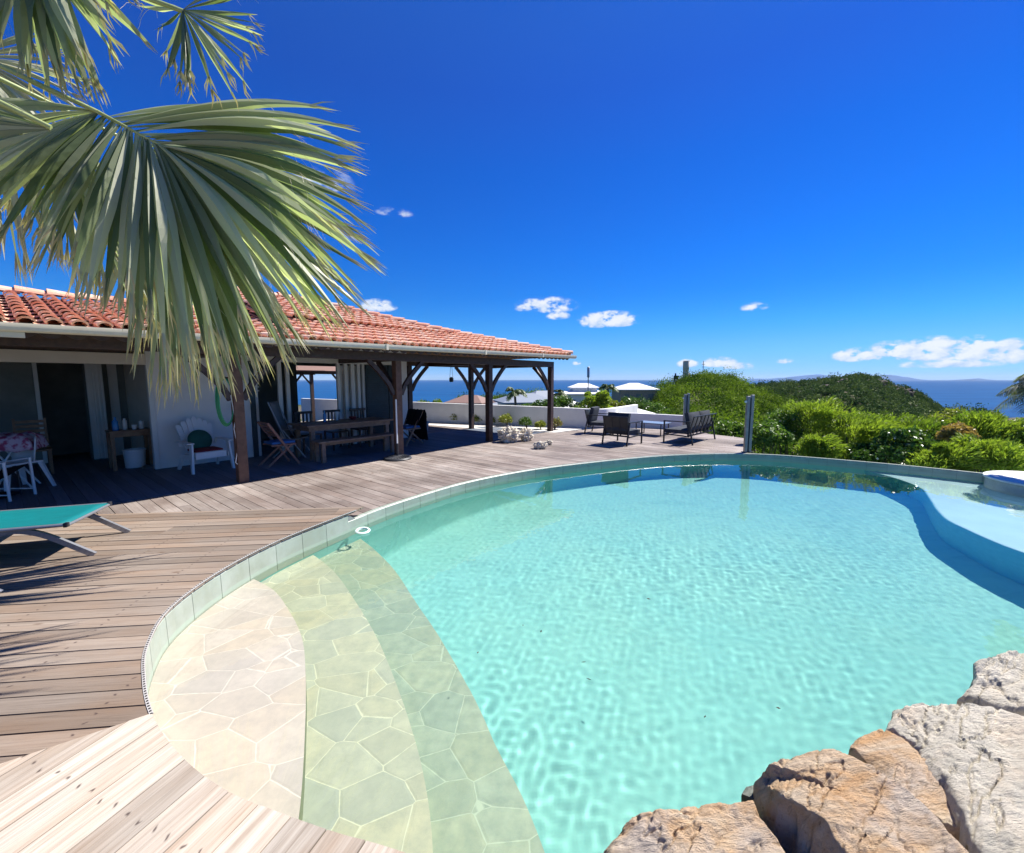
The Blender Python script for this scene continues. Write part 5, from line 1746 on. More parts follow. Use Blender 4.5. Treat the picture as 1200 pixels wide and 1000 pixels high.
lounge_seat('outdoor_sofa', 'charcoal two seat outdoor sofa on the far deck in front of the green hill', 'sofa', sofa_c, srot, W_S, 2)
b1, b2 = at(706, 520), at(735, 523.5)
rd2 = (b2 - b1).normalized(); fd2 = Vector((-rd2.y, rd2.x, 0)); rot2 = math.atan2(fd2.y, fd2.x) - math.pi / 2
arm = lounge_seat('outdoor_armchair', 'charcoal armchair with its back to the pool, in front of the coffee table', 'armchair', (b1 + b2) / 2 + fd2 * .42, rot2, .72, 1, 'charcoal armchairs on the far deck')
dup(arm, at(702, 508.5) + Vector((.1, .1, 0)), rot2 - R(75), 'charcoal armchair seen from the side at the curved white wall', 'charcoal armchairs on the far deck')
ct = at(764, 509.5)
t = thing('coffee_table', 'low charcoal coffee table between the sofa and the armchairs', 'table', ct, srot)
mb = MB(); mb.box((0, 0, .375), (.62, .95, .03)); mb.build('table_top', M_('slate_top', (.22, .26, .32), .25, var=.1), t, bevel=.003)
for s in (-1, 1):
    mb = MB(); y = s * .40
    mb.beam((-.26, y, 0.012), (.26, y, .012), .025, .025); mb.beam((-.26, y, 0), (-.26, y, .36), .025, .025); mb.beam((.26, y, 0), (.26, y, .36), .025, .025)
    mb.build('leg', CHAR, t)

# ---- fence posts
def fpost(px, py, ytop, label):
    p = at(px, py); ztop = atY(px, ytop, p.y).z
    t = thing('fence_post', label, 'post', p, R(10), 'steel fence posts at the deck edge')
    for k, x in enumerate((-.055, .055)):
        mb = MB(); mb.bx(x - .035, x + .035, -.03, .03, 0, ztop - (.0 if k else .03)); mb.build('upright', STEEL, t, bevel=.006)
    mb = MB(); mb.bx(-.02, .02, -.02, .02, .02, ztop - .06); mb.bx(-.11, .11, -.07, .07, 0, .012); mb.build('base_plate', CHAR, t)
    mb = MB(); mb.lathe((-.11, 0, ztop - .18), [(.02, 0), (.028, .01), (.028, .035), (.02, .045)], 12); mb.build('clamp', PLASTIC, t)
fpost(875.5, 530, 463, 'double steel fence post at the pool edge near the right end of the deck')
fpost(803, 507, 461, 'steel fence post behind the sofa at the end of the low white wall')

# ---- white garden walls, gravel bed
def wall_strip(name, pts, z, th, label, mat=WHITE_WALL, z0=-.6, kind=None):
    sp = spline([(p[0], p[1]) for p in pts], False, 6)
    o_ = offset_path(sp, th, False)
    zs = [pts[min(int(i / 6), len(pts) - 1)][2] if len(pts[0]) > 2 else z for i in range(len(sp))]
    def zi(i):
        if len(pts[0]) < 3: return z
        s = i / 6; k = min(int(s), len(pts) - 2); u = s - k
        return pts[k][2] * (1 - u) + pts[k + 1][2] * u
    n = len(sp)
    vs = [(p.x, p.y, z0) for p in sp] + [(p.x, p.y, zi(i)) for i, p in enumerate(sp)] + [(p.x, p.y, zi(i)) for i, p in enumerate(o_)] + [(p.x, p.y, z0) for p in o_]
    fs = []
    for i in range(n - 1):
        fs += [(i, i + 1, n + i + 1, n + i), (n + i, n + i + 1, 2 * n + i + 1, 2 * n + i), (2 * n + i, 2 * n + i + 1, 3 * n + i + 1, 3 * n + i)]
    fs += [(0, n, 2 * n, 3 * n), (n - 1, 4 * n - 1, 3 * n - 1, 2 * n - 1)]
    mb = MB(); mb.add(vs, fs)
    o = mb.build(name, mat, smooth=50, bevel=.012); tag(o, label, 'wall'); return o
gw = wall_strip('garden_wall', [(-9.5, 19.2, .86), (-4.2, 17.3, .80), (-1.3, 16.2, .76), (1.8, 15.2, .70), (2.7, 14.85, .68), (3.25, 14.9, .68), (3.7, 15.4, .68), (4.4, 16.4, .68), (5.2, 17.6, .68)], .7, .16, 'curved white rendered wall closing the far end of the terrace')
wall_strip('low_wall', [(3.3, 15.7, .50), (4.5, 15.2, .50), (5.65, 14.62, .48), (5.9, 14.5, .48)], .5, .16, 'low white wall behind the sofa and coffee table')
gp = [tuple(q[:2]) for q in grav_low]
mb = MB(); top_ = [(1.9, 15.12), (-1.3, 16.15), (-4.2, 17.25), (-8, 18.6)]
ggr = [(-3.9, 17.0)] 
mb.prism([(2.6, 14.75)] + [(p[0], p[1]) for p in gp] + [(-8, 17.1)] + top_[::-1], -.2, .012)
struct(mb.build('gravel_bed', GRAVEL), 'bright white gravel bed along the curved wall', 'gravel')
bushes = [(513, 494, .27, L_YEL), (534, 496, .28, L_YEL), (560, 497, .25, L_YEL), (577, 498, .22, L_YEL), (595, 500, .31, L_YEL), (617, 502.5, .28, L_DARK), (634, 503.5, .2, L_YEL), (650, 504, .27, L_RED)]
names = ['yellow green bush in the gravel, between the planter box and the middle terrace posts', 'yellow green bush in the gravel left of the middle rear post', 'small yellow green bush right behind the rear terrace post', 'small yellow green bush between the two close terrace posts', 'largest yellow green bush in the gravel behind the coral rock', 'dark green bush in the gravel beside the right terrace post', 'smallest bush in the gravel left of the last terrace post', 'reddish variegated bush at the right end of the gravel bed']
for (px, py, r_, m_), lb in zip(bushes, names):
    p = at(px, py)
    root = thing('garden_bush', lb, 'bush', p, 0, 'bushes in the gravel bed')
    n = 700
    q = np.concatenate([clump_points((random.uniform(-.3, .3) * r_, random.uniform(-.3, .3) * r_, r_ * .75), r_ * .75, n // 3, 1.0) for _ in range(3)])
    o = leaf_mesh('foliage', q, rand_dirs(len(q), .8), .075, .032, m_, rng.rand(len(q))); o.parent = root
    mb = MB()
    for k in range(4): mb.tube([(0, 0, 0), (random.uniform(-.5, .5) * r_, random.uniform(-.5, .5) * r_, r_)], [.015, .006], 5)
    mb.build('stem', STEM, root)

# ---- pale coral rocks on the deck
def coral(px, py, rx, ry, rz, seed, label):
    p = at(px, py)
    bm = bmesh.new(); bmesh.ops.create_icosphere(bm, subdivisions=5, radius=1)
    for v in bm.verts:
        q = v.co.copy() * 1.6 + Vector((seed * 5, 0, seed))
        d = noise.fractal(q * 1.3, .8, 2.1, 6) * .35
        vd = noise.voronoi(q * 1.5)[0]
        d += (vd[1] - vd[0]) * .45 - .2
        v.co *= (1 + d)
        v.co = Vector((v.co.x * rx, v.co.y * ry, max(-.02, v.co.z * rz + rz * .75)))
    me = bpy.data.meshes.new('coral_rock'); bm.to_mesh(me); bm.free(); me.materials.append(CORAL)
    o = bpy.data.objects.new('coral_rock', me); COL.objects.link(o); o.location = p + Vector((0, 0, .012))
    tag(o, label, 'rock', 'pale coral rocks on the deck')
coral(597, 518, .30, .26, .23, 1, 'largest pale pitted coral rock on the deck')
coral(617, 516.5, .20, .2, .20, 4, 'pale coral rock touching the right side of the largest coral rock')
coral(633, 526, .17, .13, .10, 2, 'small pale rock lying nearest the pool on the deck')
coral(643, 521.5, .10, .1, .07, 3, 'smallest pale rock on the deck beside the low pale one')


# ------------------------------------------------------------------ fan palm overhanging from the left
L_PALM = mat_leaf('fan_palm_leaf', (0.14, 0.19, 0.075), (0.62, 0.63, 0.45), tip=(0.66, 0.52, 0.32), transl=0.5, rough=0.42, spec=0.5)
L_PALMDRY = mat_leaf('dry_palm_leaf', (0.36, 0.37, 0.23), (0.56, 0.55, 0.42), tip=(0.52, 0.42, 0.28), transl=0.35, rough=0.6)
RIB = M_('pale_green_petiole', (0.42, 0.46, 0.20), 0.4, color2=(0.26, 0.32, 0.10), vscale=9)
FIB = M_('pale_palm_thread', (0.60, 0.52, 0.38), 0.6)
palm_c = Vector((-4.5, 1.35, 3.5))
palm = thing('fan_palm', 'large fan palm whose long split fronds hang into the picture from the upper left', 'palm tree', (palm_c.x - .1, palm_c.y, .10))

def fan_frond(hub_px, dist, tips, plane_n, parent, seed, nseg=64, mat=None, w_max=.052, gravity=.25, costa=None, fil=40, petiole=True, pale=()):
    """hub_px: where the blade starts; tips: list of (px, py) around the fan, all in the blade plane (normal plane_n)"""
    rr = random.Random(seed)
    d = ray(*hub_px); hub = Vector((0, 0, H)) + d * (dist / d.y * 1.0)
    nrm = Vector(plane_n).normalized()
    def on_plane(px, py):
        q = ray(px, py); k = (hub - Vector((0, 0, H))).dot(nrm) / q.dot(nrm)
        return Vector((0, 0, H)) + q * k
    tw = [on_plane(*t_) for t_ in tips]
    par = thing_part('frond', parent)
    n = len(tw)
    vs = []; fs = []; rn = []; tp = []
    mbf = MB()
    if costa is not None:
        cend = on_plane(*costa)
    inv = parent.matrix_world.inverted() if False else Matrix.Translation(-Vector(parent.location))
    for i in range(nseg):
        s = i / (nseg - 1) * (n - 1); k = min(int(s), n - 2); u = s - k
        # interpolate directions and lengths
        a = tw[k] - hub; b = tw[k + 1] - hub
        L = a.length * (1 - u) + b.length * u
        dv = (a.normalized() * (1 - u) + b.normalized() * u).normalized()
        L *= rr.uniform(.84, 1.06)
        dv = (dv + nrm * rr.uniform(-.24, .18) + Vector((rr.uniform(-.05, .05), 0, rr.uniform(-.05, .05)))).normalized()
        start = hub.copy()
        if costa is not None:
            f = max(0, dv.dot((cend - hub).normalized()))
            start = hub + (cend - hub) * f * .9 * rr.uniform(.8, 1.0) * min(1, .15 + s / 5)
            tipw = hub + dv * L
            dv = (tipw - start).normalized(); L = (tipw - start).length
        side = dv.cross(nrm).normalized()
        drop = gravity * L * rr.uniform(.75, 1.3)
        S = 14
        # initial direction lifted so that after drooping the tip reaches its place
        rv = min(1, max(0, rr.gauss(.42, .34)))
        if any(abs(i - q) < 1.2 for q in pale): rv = 1.0
        tws = rr.uniform(-2.2, 2.2)
        pts = []
        for j_ in range(S + 1):
            t_ = j_ / S
            p = start + dv * (L * t_) + Vector((0, 0, 1)) * (drop * (t_ - t_ ** 2.2) * 1.3 * .8) + nrm * (math.sin(t_ * 3.1 + seed) * .02)
            pts.append(p)
        o0 = len(vs)
        for j_ in range(S + 1):
            t_ = j_ / S
            w = w_max * (0.10 + 1.0 * min(1, t_ / .45)) * (1 if t_ < .5 else max(0.0, 1 - ((t_ - .5) / .5) ** 1.25) * .98 + .02) * min(1.3, max(.6, L / 1.1))
            tg = (pts[min(j_ + 1, S)] - pts[max(j_ - 1, 0)]).normalized()
            sd = (side - tg * side.dot(tg)).normalized()
            nn = tg.cross(sd)
            an = tws * max(0, t_ - .3)
            sd2 = sd * math.cos(an) + nn * math.sin(an); nn2 = tg.cross(sd2)
            fold = w * (.42 if t_ < .6 else .25)
            for q in (pts[j_] - sd2 * w * .5 + nn2 * fold * .5, pts[j_] - nn2 * fold * .5, pts[j_] + sd2 * w * .5 + nn2 * fold * .5):
                vs.append(q); tp.append(max(0, min(1, (t_ - .90) / .08)) * rr.uniform(.6, 1))
        for j_ in range(S):
            a0 = o0 + j_ * 3
            fs += [(a0, a0 + 1, a0 + 4, a0 + 3), (a0 + 1, a0 + 2, a0 + 5, a0 + 4)]; rn += [rv, max(0, rv - .12)]
        # split tips and threads
        for q in range(4):
            if rr.random() < .7:
                st = pts[S - 2]; e = st + dv * L * rr.uniform(.10, .17) + side * rr.uniform(-.05, .05) + Vector((0, 0, -rr.uniform(.01, .08)))
                mid_ = (st + e) / 2 + side * rr.uniform(-.02, .02)
                o1 = len(vs); ww = .008
                vs += [st - side * ww, st + side * ww, mid_ - side * ww * .6, mid_ + side * ww * .6, e]
                tp += [.6, .6, 1, 1, 1]
                fs += [(o1, o1 + 1, o1 + 3, o1 + 2), (o1 + 2, o1 + 3, o1 + 4)]; rn += [.8, .9]
        if i < fil:
            st = pts[S - 5] + side * w_max * .4; q = [st]
            cur = st.copy(); dd = (dv + Vector((rr.uniform(-.5, .5), rr.uniform(-.3, .3), -rr.uniform(0, .6)))).normalized()
            for _ in range(6):
                dd = (dd + Vector((rr.uniform(-.35, .35), rr.uniform(-.35, .35), rr.uniform(-.5, .1)))).normalized(); cur = cur + dd * .04; q.append(cur)
            mbf.tube([inv @ x for x in q], .0011, 3, caps=False)
    me = bpy.data.meshes.new('blade'); me.from_pydata([inv @ v for v in vs], [], fs)
    a = me.attributes.new('rnd', 'FLOAT', 'FACE'); a.data.foreach_set('value', rn)
    a = me.attributes.new('tip', 'FLOAT', 'POINT'); a.data.foreach_set('value', tp)
    me.materials.append(mat or L_PALM)
    o = bpy.data.objects.new('blade', me); COL.objects.link(o); o.parent = par
    if fil: mbf.build('threads', FIB, par)
    mb = MB()
    if petiole:
        c0 = palm_c
        pts = [c0.lerp(hub, s) + Vector((0, 0, .28 * math.sin(math.pi * s) * (1 - s * .5))) for s in [i / 10 for i in range(11)]]
        mb.tube([inv @ p for p in pts], [.028 - .014 * i / 10 for i in range(11)], 8)
    if costa is not None:
        mb.tube([inv @ hub, inv @ hub.lerp(cend, .5), inv @ cend], [.013, .009, .004], 7)
    if mb.v: mb.build('petiole', RIB, par, smooth=70)
    return par

def thing_part(name, parent):
    o = bpy.data.objects.new(name, None); COL.objects.link(o); o.parent = parent; return o

# main frond, lower layer behind, two fronds from above, dry ones at the left
fan_frond((116, 132), 2.95, [(330, 128), (405, 136), (420, 190), (428, 222), (440, 262), (450, 300), (442, 332), (412, 352), (392, 395), (345, 410), (300, 432), (262, 455), (232, 462), (200, 440), (176, 405), (150, 385), (120, 380), (92, 345), (62, 325), (30, 330), (2, 300), (-40, 250), (-70, 200), (-90, 150)],
          (.30, -1, .20), palm, 3, nseg=124, w_max=.056, gravity=.28, costa=(215, 185), fil=46, pale=(4, 12, 30, 44, 45, 58, 66, 67, 78, 79, 86, 90))
fan_frond((150, 165), 3.9, [(420, 240), (445, 290), (440, 345), (405, 380), (380, 415), (340, 425), (310, 452), (285, 465), (255, 470), (225, 466), (205, 470), (185, 450), (150, 420), (110, 380)],
          (.35, -1, .1), palm, 8, nseg=70, w_max=.072, gravity=.18, costa=(215, 230), fil=40, mat=L_PALM, pale=(20, 30, 31, 44))
fan_frond((20, -90), 2.9, [(-60, 75), (-20, 85), (12, 90), (45, 100), (70, 100), (98, 122), (120, 132), (138, 112), (162, 82), (166, 50), (158, 8), (175, -60)],
          (.05, -1, .15), palm, 11, nseg=30, w_max=.085, gravity=.05, fil=6)
fan_frond((216, 14), 3.1, [(150, -30), (178, 20), (190, 75), (204, 108), (222, 112), (232, 108), (262, 104), (286, 84), (302, 54), (306, 22), (300, -12), (262, -30)],
          (.0, -1, .25), palm, 15, nseg=34, w_max=.045, gravity=.10, fil=3)
fan_frond((-30, 70), 3.6, [(60, 30), (96, 60), (110, 110), (92, 170), (80, 250), (62, 330), (30, 300), (0, 340), (-40, 300)],
          (.25, -1, .1), palm, 21, nseg=34, w_max=.06, gravity=.25, fil=12, mat=L_PALMDRY)
fan_frond((70, 160), 3.5, [(225, 300), (215, 360), (190, 395), (150, 380), (120, 340), (88, 330), (60, 290), (20, 260), (-20, 250), (-50, 200), (-60, 130)],
          (.1, -1, .1), palm, 27, nseg=44, w_max=.045, gravity=.2, fil=16, mat=L_PALM, pale=(10, 11, 24, 30, 31))
fan_frond((60, 150), 2.5, [(-90, 70), (-110, 110), (-100, 150), (-90, 190), (-60, 240)], (.2, -1, .2), palm, 31, nseg=16, w_max=.07, gravity=.05, fil=3)
# crown fronds out of the picture that still throw their shade on the deck
def free_frond(ang, el, L, seed):
    """frond standing out from the crown, drooping blade"""
    rr = random.Random(seed)
    par = thing_part('frond', palm); inv = Matrix.Translation(-Vector(palm.location))
    dv = Vector((math.cos(ang) * math.cos(el), math.sin(ang) * math.cos(el), math.sin(el)))
    hub = palm_c + dv * L
    sd = dv.cross(Vector((0, 0, 1))).normalized(); up = sd.cross(dv)
    vs = []; fs = []; rn = []; tp = []
    for i in range(44):
        a = R(-125 + 250 * i / 43)
        q = (dv * math.cos(a) + sd * math.sin(a)).normalized(); LL = .85 * (1 - .15 * abs(a) / 2) * rr.uniform(.92, 1.05)
        s2 = q.cross(up).normalized(); o0 = len(vs)
        for j_ in range(9):
            t_ = j_ / 8; w = .055 * (.1 + min(1, t_ / .45)) * (1 if t_ < .5 else max(.02, 1 - ((t_ - .5) / .5) ** 1.3))
            p = hub + q * LL * t_ - Vector((0, 0, .35 * LL * t_ ** 2.4))
            vs += [inv @ (p - s2 * w * .5), inv @ (p - up * w * .25), inv @ (p + s2 * w * .5)]; tp += [max(0, t_ - .9) * 8] * 3
        for j_ in range(8):
            b0 = o0 + j_ * 3; fs += [(b0, b0 + 1, b0 + 4, b0 + 3), (b0 + 1, b0 + 2, b0 + 5, b0 + 4)]; rn += [rr.random()] * 2
    me = bpy.data.meshes.new('blade'); me.from_pydata(vs, [], fs)
    a = me.attributes.new('rnd', 'FLOAT', 'FACE'); a.data.foreach_set('value', rn)
    a = me.attributes.new('tip', 'FLOAT', 'POINT'); a.data.foreach_set('value', tp)
    me.materials.append(L_PALM); o = bpy.data.objects.new('blade', me); COL.objects.link(o); o.parent = par
    mb = MB(); mb.tube([inv @ palm_c, inv @ palm_c.lerp(hub, .5) + Vector((0, 0, .05)), inv @ hub], [.028, .02, .012], 7); mb.build('petiole', RIB, par, smooth=70)
for a_, e_, l_, s_ in ((100, 25, .8, 1), (150, 30, .8, 2), (200, 20, .8, 3), (250, 25, .75, 4), (300, 20, .7, 5), (60, 40, .8, 6), (20, 55, .8, 7), (180, 60, .6, 8)):
    free_frond(R(a_), R(e_), l_, s_)
mb = MB()
tr = []
for i in range(24):
    z = 3.0 * i / 23
    tr.append((.1 + .05 * math.sin(z * 1.3), .03 * math.sin(z * 2), z))
mb.tube(tr, [.17 - .04 * i / 23 + .008 * (i % 2) for i in range(24)], 18)
mb.build('trunk', BARK, palm, smooth=60)

# small palm just outside the right edge whose leaves shade the shelf
def feather_palm(loc, h, L, nf, label, mat, seed, leafw=.03, nl=34, dry=False, group=None, name='palm_tree', tr_=.10):
    rr = random.Random(seed)
    root = thing(name, label, 'palm tree', loc, 0, group)
    mb = MB(); mb.tube([(0, 0, 0), (.04 * h, 0, h * .5), (0, 0, h)], [tr_ * 1.2, tr_, tr_ * .9], 12); mb.build('trunk', BARK, root, smooth=60)
    for k in range(nf):
        az = 2 * math.pi * k / nf + rr.uniform(-.3, .3); el = rr.uniform(-.1, 1.2)
        d0 = Vector((math.cos(az) * math.cos(el), math.sin(az) * math.cos(el), math.sin(el)))
        pts = []
        for i in range(13):
            t_ = i / 12; pts.append(Vector((0, 0, h)) + d0 * L * t_ * (1 - .1 * t_) - Vector((0, 0, L * .62 * t_ ** 2.1)))
        vs = []; fs = []
        sd = d0.cross(Vector((0, 0, 1))).normalized()
        for i in range(nl):
            t_ = .10 + .88 * i / (nl - 1); j_ = min(int(t_ * 12), 11); p = pts[j_].lerp(pts[j_ + 1], t_ * 12 - j_)
            tg = (pts[j_ + 1] - pts[j_]).normalized()
            ll = L * .38 * math.sin(math.pi * min(1, t_ * .9 + .12)) ** .6
            for s in (-1, 1):
                q = (sd * s * .8 + tg * .55 + Vector((0, 0, -.25 + rr.uniform(-.15, .15)))).normalized()
                w = tg * leafw * .5; o0 = len(vs)
                vs += [p - w * .4, p + w * .4, p + q * ll * .5 + w, p + q * ll * .5 - w, p + q * ll - Vector((0, 0, ll * .25))]
                fs += [(o0, o0 + 1, o0 + 2, o0 + 3), (o0 + 3, o0 + 2, o0 + 4)]
        me = bpy.data.meshes.new('frond'); me.from_pydata(vs, [], fs); me.materials.append(mat)
        a = me.attributes.new('rnd', 'FLOAT', 'FACE'); a.data.foreach_set('value', [rr.random() for _ in fs])
        o = bpy.data.objects.new('frond', me); COL.objects.link(o); o.parent = root
        mb = MB(); mb.tube(pts, [.012 * L * (1 - .8 * i / 12) + .003 for i in range(13)], 5, caps=False); mb.build('midrib', RIB, o, smooth=80)
    return root
L_PALMG = mat_leaf('grey_green_palm_leaf', (0.10, 0.13, 0.07), (0.26, 0.27, 0.17), transl=0.3)
feather_palm((15.35, 12.0, -2.2), 3.75, 1.5, 24, 'grey green palm with drooping fronds cut by the right edge of the picture', L_PALMG, 4, leafw=.035)
feather_palm((10.35, 8.0, -.6), 4.2, .8, 24, 'slim tall palm just beyond the right edge whose fronds shade the pool shelf', L_PALMG, 9, leafw=.04, tr_=.05)

# ------------------------------------------------------------------ shrubs beyond the pool
SH = [  # px, Y, top px y, radius, material, kind, label
    (900, 11.0, 498, .6, L_MID, 0, 30, 'dark glossy shrub with small white blossoms right behind the steel post'),
    (866, 14.0, 498, .6, L_MID, 0, 0, 'mid green shrub between the sofa and the steel post'),
    (845, 15.5, 506, .5, L_MID, 0, 0, 'low green shrub directly behind the sofa'),
    (930, 12.5, 486, .85, L_MID, 0, 60, 'tall dark shrub with cream blossoms right of the steel post'),
    (968, 12.0, 468, .95, L_FEATH, 1, 0, 'bright feathery shrub, the tallest of the light green ones'),
    (1010, 11.0, 492, .8, L_FEATH, 1, 0, 'bright feathery shrub in front of the tallest light green one'),
    (1045, 12.2, 489, .9, L_FEATH, 1, 0, 'bright feathery shrub below the rocky headland'),
    (1075, 11.0, 495, .7, L_FEATH, 1, 0, 'feathery shrub above the sun shelf'),
    (1060, 9.6, 507, .55, L_DARK, 0, 70, 'dark shrub starred with white blossoms at the pool edge'),
    (1100, 10.6, 500, .65, L_DARK, 0, 30, 'dark green shrub between the feathery shrubs and the ochre bush'),
    (1125, 11.5, 486, .8, L_YEL, 0, 0, 'yellow green shrub with a tall loose top at the end of the headland'),
    (1128, 9.6, 500, .34, L_ORNG, 0, 0, 'small ochre leaved bush among the green shrubs at the right'),
    (1165, 10.2, 488, .65, L_FEATH, 1, 0, 'feathery light shrub left of the grey green palm'),
    (1110, 8.9, 524, .6, L_FEATH, 1, 0, 'mid green fern-like shrub hanging to the coping'),
    (1175, 8.5, 516, .65, L_FEATH, 1, 0, 'broad fern-like shrub behind the round basin'),
    (1020, 10.2, 525, .5, L_DARK, 0, 0, 'low dark shrub along the far coping under the feathery shrubs'),
    (960, 10.6, 512, .55, L_FEATH, 1, 0, 'low feathery shrub along the far coping'),
    (1225, 9.6, 490, .8, L_MID, 0, 0, 'green shrub just past the right edge'),
    (1290, 9.0, 500, .9, L_DARK, 0, 0, 'dark shrub farther past the right edge'),
]
for (px, Y, ty, r_, m_, fe, fl, lb) in SH:
    zt = atY(600, ty, Y).z
    shrub(px, Y, zt, -2.3, r_, lb, m_, n=7500 if fe else 6000, leaf=.13 if fe else .085, feath=bool(fe), flowers=fl, asp=.16 if fe else .5, group='shrubs beyond the pool')

# ------------------------------------------------------------------ the slope beyond the terrace: houses, masts, palms
def hip_roof(mb, cx, cy, w, d, z0, z1, over=0.0, ridge=.4):
    a, b = w / 2 + over, d / 2 + over; r_ = w * ridge / 2
    mb.add([(cx - a, cy - b, z0), (cx + a, cy - b, z0), (cx + a, cy + b, z0), (cx - a, cy + b, z0), (cx - r_, cy, z1), (cx + r_, cy, z1), (cx - a, cy - b, z0 - .15), (cx + a, cy - b, z0 - .15), (cx + a, cy + b, z0 - .15), (cx - a, cy + b, z0 - .15)],
           [(0, 1, 5, 4), (1, 2, 5), (2, 3, 4, 5), (3, 0, 4), (9, 8, 7, 6), (0, 6, 7, 1), (1, 7, 8, 2), (2, 8, 9, 3), (3, 9, 6, 0)])

def villa(px, Y, w, d, py_eave, py_top, label, roofm, wallm, two=None, rot=0.0, ridge=.4, windows=3):
    X = (px - 600) / F * Y
    ze, zt = atY(600, py_eave, Y).z, atY(600, py_top, Y).z
    zb = ze - 3.4
    t = thing('distant_villa', label, 'house', (X, Y, zb), rot, 'houses on the slope below')
    mb = MB(); hip_roof(mb, 0, 0, w, d, ze - zb, (zt if not two else (ze * .45 + zt * .55)) - zb, .4, ridge); mb.build('roof', roofm, t)
    if two:
        mb = MB(); hz = ze * .45 + zt * .55 - zb
        mb.bx(-w * .3, w * .3, -d * .3, d * .3, hz - .8, hz + .12); mb.build('upper_storey', wallm, t)
        mb = MB(); hip_roof(mb, 0, 0, w * .62, d * .62, hz + .12, zt - zb + .1, .3, ridge); mb.build('upper_roof', roofm, t)
    mb = MB(); mb.bx(-w / 2, w / 2, -d / 2, d / 2, -2, ze - zb - .15); mb.build('wall', wallm, t)
    for k in range(windows):
        x = -w / 2 + w * (k + .5) / windows
        mb = MB(); mb.bx(x - w * .07, x + w * .07, -d / 2 - .05, -d / 2 + .02, 1.2, 2.6); mb.build('window', DARKINT, t)
    return t
villa(683, 62, 5.6, 5, 461, 450, 'white villa with a two tier white hip roof beyond the curved wall', WROOF, WHITE_WALL, two=True)
villa(742, 75, 6.2, 6, 456, 449, 'wide white roofed villa at the foot of the green hill', WROOF, STONEW, ridge=.25)
villa(615, 42, 4.6, 5, 470, 461, 'low villa with a blue grey roof seen between the last terrace posts', GROOF, WHITE_WALL, rot=.2)
villa(552, 48, 3.6, 4, 471, 463, 'small villa with a brown roof left of the middle terrace posts', BROOF, WHITE_WALL, rot=-.3)
villa(583, 52, 3.4, 4, 474, 468, 'small grey roofed annex beside the brown roofed villa', GROOF, STONEW, rot=.1)
villa(636, 50, 4.0, 4, 468, 458, 'grey roofed villa just left of the last terrace post', GROOF, STONEW, rot=.4)
villa(664, 40, 3.2, 4, 478, 470, 'pale stone outbuilding in front of the two tier villa', WROOF, STONEW, rot=.3)
# white parasol below the terrace
p = atY(742, 484, 22); t = thing('market_parasol', 'open white parasol showing its top behind the low white wall', 'parasol', (p.x, p.y, -3))
zt = atY(742, 477.5, 22).z + 3; ze = atY(742, 484.5, 22).z + 3
mb = MB(); n = 8
mb.add([(0, 0, zt)] + [(1.15 * math.cos(2 * math.pi * k / n), 1.15 * math.sin(2 * math.pi * k / n), ze) for k in range(n)] + [(0, 0, zt - .03)] + [(1.15 * math.cos(2 * math.pi * k / n), 1.15 * math.sin(2 * math.pi * k / n), ze - .06) for k in range(n)],
       [(0, 1 + k, 1 + (k + 1) % n) for k in range(n)] + [(9, 10 + (k + 1) % n, 10 + k) for k in range(n)] + [(1 + k, 10 + k, 10 + (k + 1) % n, 1 + (k + 1) % n) for k in range(n)])
mb.build('canopy', WROOF, t); mb = MB(); mb.tube([(0, 0, -.5), (0, 0, zt)], .03, 8); mb.build('pole', ALU, t)
# lamp pole, telecom tower, masts
p = atY(689, 463, 36); t = thing('light_pole', 'slim pole with a pale cylinder head rising above the two tier villa', 'pole', (p.x, p.y, -6))
zt = atY(689, 430, 36).z + 6
mb = MB(); mb.tube([(0, 0, 0), (0, 0, zt - .9)], .045, 8); mb.build('pole', STEEL, t); mb = MB(); mb.lathe((0, 0, zt - .9), [(.05, 0), (.11, .03), (.11, .85), (.05, .9)], 12); mb.build('pole_head', STEEL, t, smooth=50)
TANK = M_('beige_tank', (0.66, 0.56, 0.42), .7, var=.15)
def on_hill(px, Y): return Vector(((px - 600) / F * Y, Y, terrain_z(px, Y)))
p = on_hill(802, 95); t = thing('telecom_tower', 'stubby beige telecom tower with clustered antennas on the hilltop', 'tower', (p.x, p.y, p.z - 1))
zt = atY(802, 421.5, 95).z - p.z + 1
mb = MB(); mb.bx(-.45, .45, -.45, .45, 0, zt - 2.4); mb.bx(-.7, -.55, -.4, -.2, 0, zt - 2.6); mb.bx(.75, .9, -.2, .2, 0, zt - 2.9); mb.build('mast', TANK, t)
for k in range(5):
    a = k * 1.257; mb = MB(); mb.lathe((.40 * math.cos(a), .40 * math.sin(a), zt - 2.4), [(.20, 0), (.26, .05), (.26, 1.9), (.2, 1.95)], 10); mb.build('antenna', TANK, t, smooth=50)
mb = MB(); mb.box((0, 0, zt - .35), (1.1, 1.1, .1)); mb.build('platform', CHAR, t)
p = on_hill(791, 94); t = thing('equipment_frame', 'small frame with a box left of the telecom tower on the hilltop', 'mast', (p.x, p.y, p.z - 1))
mb = MB(); mb.bx(-.5, -.4, -.1, .1, 0, 3.0); mb.bx(-.5, .5, -.12, .12, 2.5, 3.4); mb.bx(-.3, .0, -.05, .05, 3.4, 3.9); mb.build('frame', CHAR, t)
p = on_hill(822, 95); t = thing('antenna_mast', 'thin antenna mast right of the telecom tower on the hilltop', 'mast', (p.x, p.y, p.z - 1))
zt = atY(822, 423, 95).z - p.z + 1
mb = MB(); mb.tube([(0, 0, 0), (0, 0, zt)], .06, 6); mb.build('pole', CHAR, t); mb = MB(); mb.bx(-.35, .35, -.04, .04, zt - .8, zt - .72); mb.bx(-.25, .25, -.04, .04, zt - 1.4, zt - 1.33); mb.build('crossbar', CHAR, t)
